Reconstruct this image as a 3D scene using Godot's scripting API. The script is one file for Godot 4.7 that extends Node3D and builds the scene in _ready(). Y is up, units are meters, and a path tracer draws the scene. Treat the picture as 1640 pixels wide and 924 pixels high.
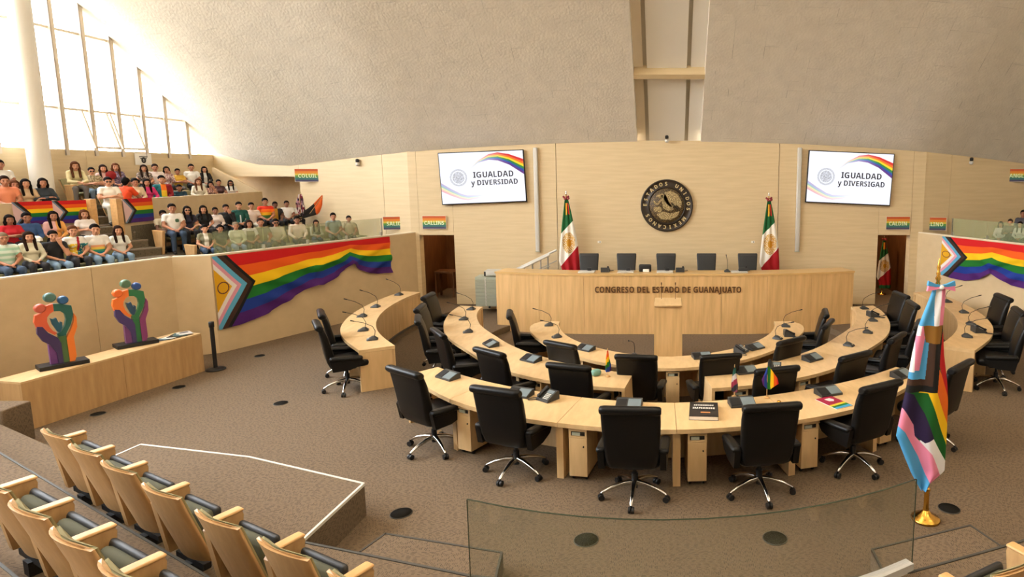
extends Node3D
# A congress chamber: vaulted hall, curved desks, raised public stands on both sides.
const HUB := Vector3(0, 0, -13.75)   # centre of the desk rings
const B0 := Vector2(-9.45, -12.81)
const A0 := Vector2(-10.77, -9.95)
var M := {}
var taken := {}
var rng := RandomNumberGenerator.new()
const ORD := ["first", "second", "third", "fourth", "fifth", "sixth", "seventh", "eighth", "ninth", "tenth", "eleventh", "twelfth"]

func _ready() -> void:
	rng.seed = 7
	setup_view()
	make_materials()
	build_floor()
	build_walls()
	build_vault()
	build_gable()
	build_stands()
	build_presidium()
	build_desks()
	build_unseen_lamps()
	build_front_tier()
	build_chairs()
	build_wall_items()
	build_banners()
	build_desk_items()
	build_left_items()
	build_stand_seats()
	build_people()
	build_small_items()

func setup_view() -> void:
	var cam := Camera3D.new()
	cam.name = "camera"
	cam.position = Vector3(0, 3.8, 0)
	cam.rotation.x = -atan(0.133)
	cam.projection = Camera3D.PROJECTION_FRUSTUM
	cam.near = 0.1
	cam.far = 200.0
	cam.size = 0.924 * 0.1
	cam.frustum_offset = Vector2(-0.248, -0.054) * 0.1
	add_child(cam)
	cam.current = true
	var we := WorldEnvironment.new()
	we.name = "environment"
	var e := Environment.new()
	e.background_mode = Environment.BG_SKY
	var sky := Sky.new()
	var sm := ProceduralSkyMaterial.new()
	sm.sky_top_color = Color(0.93, 0.96, 1.0)
	sm.sky_horizon_color = Color(1.0, 0.98, 0.95)
	sm.ground_bottom_color = Color(0.75, 0.72, 0.66)
	sm.ground_horizon_color = Color(0.95, 0.93, 0.9)
	sm.sky_energy_multiplier = 3.7
	sm.ground_energy_multiplier = 2.4
	sky.sky_material = sm
	e.sky = sky
	e.tonemap_mode = Environment.TONE_MAPPER_LINEAR
	e.tonemap_exposure = 1.1
	e.sdfgi_enabled = true
	e.ssao_enabled = true
	e.ssil_enabled = true
	we.environment = e
	add_child(we)

# ---------------------------------------------------------------- helpers
func mat(c: Color, rough := 0.6, metal := 0.0) -> StandardMaterial3D:
	var m := StandardMaterial3D.new()
	m.albedo_color = c
	m.roughness = rough
	m.metallic = metal
	return m

func noise_tex(seed_: int, freq: float, lo: Color, hi: Color, octaves := 4, size := 512, edge := 0.0) -> NoiseTexture2D:
	var n := FastNoiseLite.new()
	n.seed = seed_
	n.frequency = freq
	n.fractal_octaves = octaves
	var t := NoiseTexture2D.new()
	t.width = size
	t.height = size
	t.seamless = true
	t.noise = n
	var g := Gradient.new()
	g.set_color(0, lo)
	g.set_color(1, hi)
	g.set_offset(0, edge)
	g.set_offset(1, 1.0 - edge)
	t.color_ramp = g
	return t

func tri(m: StandardMaterial3D, tex: Texture2D, scale: Vector3, bump := 0.0, height: Texture2D = null) -> StandardMaterial3D:
	m.albedo_texture = tex
	m.uv1_triplanar = true
	m.uv1_scale = scale
	if height:
		m.heightmap_enabled = true
		m.heightmap_texture = height
		m.heightmap_scale = bump
	return m

func wood(c: Color, seed_: int, scale: Vector3, amount := 0.10, rough := 0.5) -> StandardMaterial3D:
	return tri(mat(c, rough), noise_tex(seed_, 0.012, Color(1 - amount, 1 - amount * 1.15, 1 - amount * 1.5), Color(1, 1, 1), 5), scale)

func carpet_image() -> ImageTexture:
	# two by two carpet tiles with short dashes, turned a quarter from tile to tile
	var r := RandomNumberGenerator.new()
	r.seed = 21
	var n := 512
	var im := Image.create(n, n, false, Image.FORMAT_RGB8)
	var base := PackedFloat32Array()
	base.resize(n * n)
	for i in n * n:
		base[i] = 0.90 + 0.10 * r.randf()
	for ty in 2:
		for tx in 2:
			var turn: bool = (tx + ty) % 2 == 0
			for row in 32:
				var at := r.randi_range(0, 18)
				while at < 250:
					var ln := r.randi_range(9, 24)
					var dark := r.randf_range(0.62, 0.88)
					for i in ln:
						for w in 4:
							var a := row * 8 + 2 + w + (1 if r.randf() < 0.15 else 0)
							var b := at + i
							if a > 255 or b > 255:
								continue
							var x: int = tx * 256 + (a if turn else b)
							var y: int = ty * 256 + (b if turn else a)
							base[y * n + x] = dark * (0.94 + 0.06 * r.randf())
					at += ln + r.randi_range(6, 26)
	for y in n:
		for x in n:
			var v := base[y * n + x]
			im.set_pixel(x, y, Color(v, v * 0.985, v * 0.965))
	return ImageTexture.create_from_image(im)

func vault_image() -> ImageTexture:
	var n := 1024
	var im := Image.create(n, n, false, Image.FORMAT_RGB8)
	var f := FastNoiseLite.new()
	f.seed = 5
	f.frequency = 0.011
	f.fractal_octaves = 5
	var r := RandomNumberGenerator.new()
	r.seed = 3
	for y in n:
		for x in n:
			var v := 0.955 + 0.035 * f.get_noise_2d(x, y) + 0.03 * (r.randf() - 0.5)
			im.set_pixel(x, y, Color(v, v * 0.995, v * 0.985))
	for i in 110:                      # hairline joints of the shuttering boards
		var p := Vector2i(r.randi_range(4, n - 5) / 64 * 64 + 12, r.randi_range(4, n - 5) / 48 * 48 + 9)
		var len := r.randi_range(24, 110)
		var flat: bool = r.randf() < 0.45
		var d := r.randf_range(0.76, 0.92)
		for j in len:
			var q: Vector2i = p + (Vector2i(j, int(3.0 * f.get_noise_1d(j * 2.0 + i))) if flat else Vector2i(int(3.0 * f.get_noise_1d(j * 2.0 + i)), j))
			q = Vector2i(posmod(q.x, n), posmod(q.y, n))
			var c := im.get_pixel(q.x, q.y)
			im.set_pixel(q.x, q.y, Color(c.r * d, c.g * d, c.b * d))
	return ImageTexture.create_from_image(im)

func make_materials() -> void:
	M.wall = wood(Color(0.855, 0.77, 0.615), 11, Vector3(0.12, 1.6, 0.12), 0.055, 0.55)
	M.wall_v = wood(Color(0.84, 0.745, 0.59), 12, Vector3(0.5, 0.5, 0.5), 0.05, 0.55)
	M.maple = wood(Color(0.88, 0.75, 0.555), 13, Vector3(1.1, 0.25, 0.35), 0.09, 0.42)
	M.maple_v = wood(Color(0.87, 0.73, 0.53), 14, Vector3(1.5, 0.15, 1.5), 0.11, 0.45)
	M.pres = wood(Color(0.89, 0.735, 0.51), 15, Vector3(1.2, 0.12, 1.2), 0.13, 0.5)
	M.pres_top = wood(Color(0.87, 0.72, 0.48), 15, Vector3(0.3, 0.3, 1.2), 0.08, 0.28)
	M.bench = wood(Color(0.81, 0.655, 0.455), 16, Vector3(1.4, 0.2, 1.4), 0.14, 0.5)
	M.seatwood = wood(Color(0.79, 0.635, 0.44), 17, Vector3(2.5, 0.7, 2.5), 0.12, 0.42)
	M.armwood = wood(Color(0.86, 0.68, 0.45), 18, Vector3(2.5, 2.5, 0.7), 0.10, 0.42)
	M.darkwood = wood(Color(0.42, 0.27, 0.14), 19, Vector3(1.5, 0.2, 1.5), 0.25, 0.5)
	var ci := carpet_image()
	M.carpet = mat(Color(0.465, 0.395, 0.31), 0.95)
	M.carpet.albedo_texture = ci
	M.carpet.uv1_triplanar = true
	M.carpet.uv1_world_triplanar = true
	M.carpet.uv1_scale = Vector3(0.9, 0.9, 0.9)
	M.stair = M.carpet.duplicate()
	M.stair.albedo_color = Color(0.45, 0.41, 0.335)
	M.vault = mat(Color(0.91, 0.885, 0.84), 0.9)
	M.vault.albedo_texture = vault_image()
	M.vault.heightmap_enabled = true
	M.vault.heightmap_texture = noise_tex(31, 0.16, Color(0, 0, 0), Color(1, 1, 1), 3)
	M.vault.heightmap_scale = 0.5
	M.white = mat(Color(0.93, 0.915, 0.88), 0.6)
	M.cream = mat(Color(0.90, 0.85, 0.76), 0.7)
	M.slot_grey = mat(Color(0.76, 0.73, 0.66), 0.7)
	M.plaster = mat(Color(0.85, 0.82, 0.76), 0.9)
	M.frame = mat(Color(0.84, 0.79, 0.71), 0.6)
	M.frame_dark = mat(Color(0.52, 0.46, 0.40), 0.6)
	M.glass = mat(Color(0.9, 0.95, 0.93, 0.05), 0.03)
	M.glass.transparency = BaseMaterial3D.TRANSPARENCY_ALPHA
	M.rail_glass = mat(Color(0.60, 0.66, 0.50, 0.26), 0.05)
	M.rail_glass.transparency = BaseMaterial3D.TRANSPARENCY_ALPHA
	M.front_glass = mat(Color(0.36, 0.42, 0.27, 0.12), 0.03)
	M.front_glass.transparency = BaseMaterial3D.TRANSPARENCY_ALPHA
	M.glass_edge = mat(Color(0.20, 0.24, 0.18), 0.2)
	M.leather = tri(mat(Color(0.045, 0.044, 0.043), 0.42), noise_tex(41, 0.08, Color(0.85, 0.85, 0.85), Color(1, 1, 1), 3, 256), Vector3(2, 2, 2))
	M.leather.metallic_specular = 0.38
	M.chrome = mat(Color(0.80, 0.79, 0.77), 0.18, 1.0)
	M.steel = mat(Color(0.70, 0.69, 0.66), 0.35, 0.9)
	M.black = mat(Color(0.075, 0.075, 0.08), 0.5)
	M.dark = mat(Color(0.16, 0.16, 0.16), 0.55)
	M.console = mat(Color(0.20, 0.205, 0.205), 0.45)
	M.console_face = mat(Color(0.45, 0.50, 0.52), 0.35)
	M.grey = mat(Color(0.68, 0.70, 0.63), 0.6)
	M.lightgrey = mat(Color(0.78, 0.77, 0.74), 0.5)
	M.olive = tri(mat(Color(0.60, 0.565, 0.40), 0.95), noise_tex(43, 0.3, Color(0.86, 0.86, 0.86), Color(1, 1, 1), 2, 256), Vector3(3, 3, 3))
	M.seat_dark = tri(mat(Color(0.36, 0.36, 0.285), 0.9), noise_tex(45, 0.3, Color(0.86, 0.86, 0.86), Color(1, 1, 1), 2, 256), Vector3(3, 3, 3))
	M.brass = mat(Color(0.86, 0.66, 0.30), 0.22, 1.0)
	M.letter = mat(Color(0.36, 0.23, 0.10), 0.5)
	M.nosing = mat(Color(0.86, 0.84, 0.79), 0.4)
	M.strip = mat(Color(0.26, 0.25, 0.22), 0.6)
	M.disc = tri(mat(Color(0.19, 0.18, 0.165), 0.95), noise_tex(44, 0.35, Color(0.5, 0.5, 0.5), Color(1, 1, 1), 2, 128), Vector3(8, 8, 8))
	M.disc.metallic_specular = 0.12

func shape() -> SurfaceTool:
	var s := SurfaceTool.new()
	s.begin(Mesh.PRIMITIVE_TRIANGLES)
	return s

func t3(s: SurfaceTool, a: Vector3, b: Vector3, c: Vector3) -> void:
	s.add_vertex(a); s.add_vertex(b); s.add_vertex(c)

func q4(s: SurfaceTool, a: Vector3, b: Vector3, c: Vector3, d: Vector3) -> void:
	t3(s, a, b, c)
	t3(s, a, c, d)

func quv(s: SurfaceTool, a: Vector3, b: Vector3, c: Vector3, d: Vector3, u0 := 0.0, v0 := 0.0, u1 := 1.0, v1 := 1.0) -> void:
	# a lower left, b upper left, c upper right, d lower right, with texture coordinates
	for p in [[a, u0, v1], [b, u0, v0], [c, u1, v0], [a, u0, v1], [c, u1, v0], [d, u1, v1]]:
		s.set_uv(Vector2(p[1], p[2]))
		s.add_vertex(p[0])

func bx(s: SurfaceTool, c: Vector3, size: Vector3, b := Basis.IDENTITY) -> SurfaceTool:
	s.set_smooth_group(-1)
	var h := size / 2
	var v := []
	for i in 8:
		v.append(c + b * Vector3(h.x if i & 1 else -h.x, h.y if i & 2 else -h.y, h.z if i & 4 else -h.z))
	for f in [[0, 2, 3, 1], [5, 7, 6, 4], [4, 6, 2, 0], [1, 3, 7, 5], [2, 6, 7, 3], [4, 0, 1, 5]]:
		q4(s, v[f[0]], v[f[3]], v[f[2]], v[f[1]])
	return s

func loft(s: SurfaceTool, rings: Array, cap := true, group := 0) -> SurfaceTool:
	# closed rings of equal count joined one to the next
	s.set_smooth_group(group)
	for i in rings.size() - 1:
		var a: PackedVector3Array = rings[i]
		var b: PackedVector3Array = rings[i + 1]
		var n := a.size()
		for j in n:
			var k := (j + 1) % n
			q4(s, a[j], b[j], b[k], a[k])
	if cap:
		s.set_smooth_group(-1)
		for e in 2:
			var r: PackedVector3Array = rings[0] if e == 0 else rings[-1]
			var mid := Vector3.ZERO
			for p in r:
				mid += p
			mid /= r.size()
			for j in r.size():
				var k := (j + 1) % r.size()
				if e == 0:
					t3(s, mid, r[j], r[k])
				else:
					t3(s, mid, r[k], r[j])
	return s

func rr(c: Vector3, ax: Vector3, ay: Vector3, w: float, h: float, r: float, n := 3) -> PackedVector3Array:
	# a rounded rectangle
	var out := PackedVector3Array()
	r = minf(r, minf(w, h) * 0.499)
	for k in 4:
		var sx: float = [1, -1, -1, 1][k]
		var sy: float = [1, 1, -1, -1][k]
		for i in n + 1:
			var a := PI / 2 * (k + float(i) / n)
			out.append(c + ax * (sx * (w / 2 - r) + r * cos(a)) + ay * (sy * (h / 2 - r) + r * sin(a)))
	return out

func pad(s: SurfaceTool, c: Vector3, size: Vector3, r: float, b := Basis.IDENTITY) -> SurfaceTool:
	# a box with every edge rounded
	var rings := []
	var h := size.y / 2
	r = minf(r, h * 0.98)
	for i in 4:
		var a := PI / 2 * i / 3.0
		rings.append(rr(c + b.y * (-h + r - r * cos(a)), b.x, b.z, size.x - 2 * r * (1 - sin(a)), size.z - 2 * r * (1 - sin(a)), r * 1.2))
	for i in 4:
		var a := PI / 2 * (1.0 - i / 3.0)
		rings.append(rr(c + b.y * (h - r + r * cos(a)), b.x, b.z, size.x - 2 * r * (1 - sin(a)), size.z - 2 * r * (1 - sin(a)), r * 1.2))
	return loft(s, rings)

func tube(s: SurfaceTool, pts: Array, radii, n := 8, cap := true) -> SurfaceTool:
	var rings := []
	var up := Vector3.UP
	for i in pts.size():
		var d: Vector3 = (pts[mini(i + 1, pts.size() - 1)] - pts[maxi(i - 1, 0)]).normalized()
		var sd := d.cross(up if absf(d.y) < 0.95 else Vector3.RIGHT).normalized()
		var u := sd.cross(d).normalized()
		var r: float = radii[i] if radii is Array else radii
		var ring := PackedVector3Array()
		for j in n:
			var a := TAU * j / n
			ring.append(pts[i] + sd * cos(a) * r + u * sin(a) * r)
		rings.append(ring)
	return loft(s, rings, cap)

func lathe(s: SurfaceTool, c: Vector3, prof: Array, n := 20, cap := true) -> SurfaceTool:
	var rings := []
	for p in prof:
		var ring := PackedVector3Array()
		for j in n:
			var a := -TAU * j / n
			ring.append(c + Vector3(cos(a) * maxf(p.x, 0.0005), p.y, sin(a) * maxf(p.x, 0.0005)))
		rings.append(ring)
	return loft(s, rings, cap)

func prism(s: SurfaceTool, poly: PackedVector2Array, o: Vector3, ax: Vector3, ay: Vector3, depth: Vector3) -> SurfaceTool:
	# a flat outline given thickness
	s.set_smooth_group(-1)
	var ix := Geometry2D.triangulate_polygon(poly)
	for i in range(0, ix.size(), 3):
		var a := o + ax * poly[ix[i]].x + ay * poly[ix[i]].y
		var b := o + ax * poly[ix[i + 1]].x + ay * poly[ix[i + 1]].y
		var c := o + ax * poly[ix[i + 2]].x + ay * poly[ix[i + 2]].y
		t3(s, a, b, c)
		t3(s, a + depth, c + depth, b + depth)
	for i in poly.size():
		var j := (i + 1) % poly.size()
		var a := o + ax * poly[i].x + ay * poly[i].y
		var b := o + ax * poly[j].x + ay * poly[j].y
		q4(s, a, a + depth, b + depth, b)
	return s

func slab(s: SurfaceTool, poly: Array, y0: float, y1: float) -> SurfaceTool:
	# a floor outline in x and z raised from y0 to y1
	return prism(s, PackedVector2Array(poly), Vector3(0, y0, 0), Vector3.RIGHT, Vector3(0, 0, 1), Vector3(0, y1 - y0, 0))

func wallseg(s: SurfaceTool, a: Vector2, b: Vector2, y0: float, y1: float, thick: float, y1b := -1.0) -> SurfaceTool:
	# an upright panel from a to b; thickness to the left of its run; top may slope to y1b
	s.set_smooth_group(-1)
	if y1b < 0:
		y1b = y1
	var d := (b - a).normalized()
	var n := Vector2(d.y, -d.x) * thick
	var p := [Vector3(a.x, y0, a.y), Vector3(b.x, y0, b.y), Vector3(b.x + n.x, y0, b.y + n.y), Vector3(a.x + n.x, y0, a.y + n.y)]
	var t := [Vector3(a.x, y1, a.y), Vector3(b.x, y1b, b.y), Vector3(b.x + n.x, y1b, b.y + n.y), Vector3(a.x + n.x, y1, a.y + n.y)]
	for i in 4:
		var j := (i + 1) % 4
		q4(s, p[i], t[i], t[j], p[j])
	q4(s, t[0], t[3], t[2], t[1])
	q4(s, p[0], p[1], p[2], p[3])
	return s

func numbered(called: String) -> String:
	var k: int = taken.get(called, 0)
	taken[called] = k + 1
	return called if k == 0 else "%s_%03d" % [called, k]

func obj(called: String, s: SurfaceTool, m: Material, parent: Node = null) -> MeshInstance3D:
	s.generate_normals()
	var o := MeshInstance3D.new()
	o.mesh = s.commit()
	o.material_override = m
	o.name = numbered(called) if parent == null else called
	(self if parent == null else parent).add_child(o, true)
	return o

func tag(o: Node, label: String, category: String, group := "", kind := "") -> Node:
	if label: o.set_meta("label", label)
	if category: o.set_meta("category", category)
	if group: o.set_meta("group", group)
	if kind: o.set_meta("kind", kind)
	return o

func thing(called: String, label: String, category: String, at := Vector3.ZERO, turn := 0.0, group := "") -> Node3D:
	var o := Node3D.new()
	o.name = numbered(called)
	add_child(o)
	o.position = at
	o.rotation.y = turn
	tag(o, label, category, group)
	return o

func struct(called: String, s: SurfaceTool, m: Material, label := "") -> MeshInstance3D:
	var o := obj(called, s, m)
	tag(o, label, "", "", "structure")
	return o

func struct_root(called: String, label := "") -> Node3D:
	var o := Node3D.new()
	o.name = numbered(called)
	add_child(o)
	tag(o, label, "", "", "structure")
	return o

func dup(o: Node3D, at: Vector3, turn: float, label: String, group := "") -> Node3D:
	var c: Node3D = o.duplicate()
	var base: String = o.get_meta("kind_name")
	c.name = numbered(base)
	add_child(c)
	c.position = at
	c.rotation.y = turn
	c.set_meta("label", label)
	if group: c.set_meta("group", group)
	return c

func table(tab: Array, deg: float) -> float:
	# smooth lookup of [angle, value] pairs
	deg = absf(deg)
	if deg <= tab[0][0]: return tab[0][1]
	for i in tab.size() - 1:
		if deg <= tab[i + 1][0]:
			var p0: float = tab[maxi(i - 1, 0)][1]
			var p3: float = tab[mini(i + 2, tab.size() - 1)][1]
			return cubic_interpolate(tab[i][1], tab[i + 1][1], p0, p3, (deg - tab[i][0]) / (tab[i + 1][0] - tab[i][0]))
	return tab[-1][1]

func polar(deg: float, r: float, y: float) -> Vector3:
	var a := deg_to_rad(deg)
	return HUB + Vector3(sin(a) * r, y, cos(a) * r)

func text(called: String, words: String, height: float, m: Material, parent: Node, at: Vector3, basis_ := Basis.IDENTITY, bold := true, depth := 0.006, family := "Droid Sans") -> MeshInstance3D:
	var t := TextMesh.new()
	t.text = words
	var f := SystemFont.new()
	f.font_names = PackedStringArray([family])
	f.font_weight = 700 if bold else 400
	t.font = f
	t.font_size = 32
	t.pixel_size = height / 23.5
	t.depth = depth
	t.curve_step = 2.0
	var o := MeshInstance3D.new()
	o.mesh = t
	o.material_override = m
	o.name = called
	parent.add_child(o, true)
	o.transform = Transform3D(basis_, at)
	return o

# ---------------------------------------------------------------- ring tables: [angle from the front in degrees, radius]
const OUT_O := [[0, 6.65], [15, 6.55], [25, 6.40], [40, 6.08], [58, 6.25], [72, 6.6], [82, 6.78], [95, 6.95], [107, 7.1], [120, 7.2]]
const OUT_I := [[0, 5.77], [20, 5.62], [40, 5.56], [57, 5.66], [75, 6.02], [90, 6.3], [107, 6.58], [120, 6.7]]
const MID_O := [[7, 4.83], [20, 4.80], [35, 4.72], [52, 4.56], [70, 4.70], [85, 4.86], [102, 5.08]]
const MID_I := [[8, 4.12], [28, 3.88], [60, 3.80], [80, 4.08], [102, 4.5], [120, 4.6]]
const INN_O := [[0, 3.37], [20, 3.25], [39, 3.06], [60, 2.98], [78, 3.02], [86, 2.98], [92, 2.78]]
const INN_I := [[0, 2.68], [40, 2.45], [70, 2.38], [92, 2.42]]

func build_floor() -> void:
	var f := shape()
	f.set_smooth_group(-1)
	var step := 3.0
	var n := 120
	for i in n:
		var a := -180.0 + i * step
		var b := a + step
		var pa := polar(a, table(OUT_I, a) - 0.03, 0)
		var pb := polar(b, table(OUT_I, b) - 0.03, 0)
		var oa := edge_point(a)
		var ob := edge_point(b)
		q4(f, pa, pb, ob, oa)
		q4(f, pa + Vector3(0, -0.15, 0), pb + Vector3(0, -0.15, 0), pb, pa)
		var ia := polar(a, table(MID_I, a) - 0.03, -0.15)
		var ib := polar(b, table(MID_I, b) - 0.03, -0.15)
		q4(f, ia, ib, pb + Vector3(0, -0.15, 0), pa + Vector3(0, -0.15, 0))
		q4(f, ia + Vector3(0, -0.15, 0), ib + Vector3(0, -0.15, 0), ib, ia)
		t3(f, HUB + Vector3(0, -0.3, 0), ib + Vector3(0, -0.15, 0), ia + Vector3(0, -0.15, 0))
	bx(f, Vector3(0, -0.6, -7.5), Vector3(34, 0.3, 30))
	struct("floor", f, M.carpet, "brown patterned carpet floor stepping down towards the lectern")
	for r in [[OUT_I, 0.0], [MID_I, -0.15]]:
		var s := shape()
		for i in 70:
			var a: float = -105.0 + i * 3.0
			var b: float = a + 3.0
			var w := 0.035
			var y: float = r[1] + 0.004
			var ra := table(r[0], a) - 0.03
			var rb := table(r[0], b) - 0.03
			s.set_smooth_group(-1)
			q4(s, polar(a, ra - 0.012, y), polar(b, rb - 0.012, y), polar(b, rb + w, y), polar(a, ra + w, y))
			q4(s, polar(a, ra - 0.012, y), polar(a, ra - 0.012, y - 0.03), polar(b, rb - 0.012, y - 0.03), polar(b, rb - 0.012, y))
		struct("trim_1", s, M.strip, "dark edging along the curved floor step")

func edge_point(deg: float) -> Vector3:
	var a := deg_to_rad(deg)
	var d := Vector2(sin(a), cos(a))
	var t := 1e9
	if d.x > 0.001: t = minf(t, 16.5 / d.x)
	if d.x < -0.001: t = minf(t, -16.5 / d.x)
	if d.y > 0.001: t = minf(t, (8.0 + 13.75) / d.y)
	if d.y < -0.001: t = minf(t, (22.5 - 13.75) / -d.y)
	return HUB + Vector3(d.x * t, 0, d.y * t)

func vault_foot(x: float) -> Vector2:
	# z and height of the lower edge of the shell
	var ax := absf(x)
	var z := -17.74 - maxf(0.0, ax - 7.25) * 0.227
	var h := 4.64 - 0.0055 * ax * ax if ax < 11.0 else 3.975 + (ax - 11.0) * 0.03
	return Vector2(z, h)

func vault_at(x: float, d: float, lift := 0.0) -> Vector3:
	var f := vault_foot(x)
	var a := PI * d / 25.0
	var h := f.y + 7.0 * sin(a)
	var slope := 7.0 * PI / 25.0 * cos(a)
	var n := Vector2(-slope, 1.0).normalized()
	if absf(x) > 12.4:
		h += 0.35 * clampf((absf(x) - 12.4) / 1.4, 0, 1)
	return Vector3(x, h + n.y * lift, f.x + d + n.x * lift)

func build_walls() -> void:
	var back := struct_root("wall_back", "pale maple panelled wall behind the presiding bench")
	for r in [[-7.3, -7.06, -0.3], [-7.06, -6.08, 2.01], [-6.08, -3.125, -0.3], [-3.115, 3.155, -0.3], [3.165, 6.03, -0.3], [6.03, 6.95, 2.01], [6.95, 7.3, -0.3]]:
		var top: float = 4.66 if r[0] == -3.115 else 5.8
		obj("panel", bx(shape(), Vector3((r[0] + r[1]) / 2, (r[2] + top) / 2, -17.89), Vector3(r[1] - r[0] - 0.006, top - r[2], 0.28)), M.wall, back)
	obj("joint_backing", bx(shape(), Vector3(0, 3.3, -18.06), Vector3(14.4, 2.6, 0.06)), M.frame_dark, back)
	for sx in [-1, 1]:
		var w := struct_root("wall_left_wing" if sx < 0 else "wall_right_wing", "pale maple wall above the %s stand" % ("left" if sx < 0 else "right"))
		var xs := [7.25, 8.1, 10.85, 14.4]
		for i in 3:
			var a := Vector2(sx * (xs[i] + 0.004), -17.75 - (xs[i] - 7.25) * 0.227)
			var b := Vector2(sx * (xs[i + 1] - 0.004), -17.75 - (xs[i + 1] - 7.25) * 0.227)
			obj("panel", wallseg(shape(), b if sx < 0 else a, a if sx < 0 else b, -0.3 if i < 2 else 3.66, 5.6, 0.25), M.wall, w)
		# shallow lobby under the soffit at the outer end
		var off := Vector2(0.2 * sx, -1.0)
		var ra := Vector2(sx * 10.85, -18.567)
		var rb := Vector2(sx * 14.6, -19.42)
		obj("lobby_back", wallseg(shape(), rb + off if sx < 0 else ra + off, ra + off if sx < 0 else rb + off, -0.3, 4.0, 0.15), M.wall_v, w)
		obj("lobby_side", wallseg(shape(), ra, ra + off, -0.3, 4.0, 0.12 * sx), M.wall_v, w)
		obj("lobby_side", wallseg(shape(), rb, rb + off, -0.3, 4.0, 0.12 * sx), M.wall_v, w)
		obj("lobby_soffit", slab(shape(), [ra, rb, rb + off, ra + off], 3.67, 3.8), M.wall_v, w)
		# room beyond the doorway
		var x0: float = -7.22 if sx < 0 else 4.3
		var room := struct_root("wall_corridor_left" if sx < 0 else "wall_corridor_right", "dark wood lined passage beyond the doorway")
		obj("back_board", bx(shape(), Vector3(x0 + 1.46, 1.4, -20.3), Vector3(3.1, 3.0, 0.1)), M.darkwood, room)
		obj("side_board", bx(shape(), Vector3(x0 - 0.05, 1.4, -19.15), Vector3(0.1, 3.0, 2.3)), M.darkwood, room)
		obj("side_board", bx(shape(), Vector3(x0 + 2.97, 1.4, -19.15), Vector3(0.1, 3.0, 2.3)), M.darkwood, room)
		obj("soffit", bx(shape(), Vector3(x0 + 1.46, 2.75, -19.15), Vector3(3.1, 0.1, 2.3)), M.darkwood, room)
		var dl := thing("unseen_passage_lamp", "unseen small round ceiling lamp in the passage beyond the %s doorway" % ("left" if sx < 0 else "right"), "lamp", Vector3(sx * 6.0, 2.68, -19.0), 0, "unseen passage lamps")  # lamp out of view, placed to light the boards behind the doorway
		var gm := mat(Color.WHITE, 0.5)
		gm.emission_enabled = true
		gm.emission = Color(1.0, 0.85, 0.65)
		gm.emission_energy_multiplier = 2.0
		obj("housing", lathe(shape(), Vector3.ZERO, [Vector2(0.16, -0.01), Vector2(0.16, 0.02), Vector2(0.0, 0.02)], 20), M.white, dl)
		obj("diffuser", lathe(shape(), Vector3.ZERO, [Vector2(0.0, -0.02), Vector2(0.13, -0.018), Vector2(0.14, -0.005)], 20), gm, dl)
		var om := OmniLight3D.new()
		om.name = "unseen_lamp_light"
		om.light_color = Color(1.0, 0.82, 0.6)
		om.light_energy = 1.3
		om.light_size = 0.1
		om.omni_range = 30.0
		om.omni_attenuation = 2.0
		om.shadow_enabled = true
		om.position = Vector3(0, -0.14, 0)
		dl.add_child(om)
	struct("wall_right_unseen", bx(shape(), Vector3(14.5, 6, -6.5), Vector3(0.3, 13, 27)), M.plaster, "unseen plain end wall keeping light out right of the hall")  # out of view, left solid so the right side stays dimmer
	struct("wall_rear", bx(shape(), Vector3(0, 6, 7.2), Vector3(30, 13, 0.3)), M.plaster, "plain rear wall of the hall")

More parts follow.
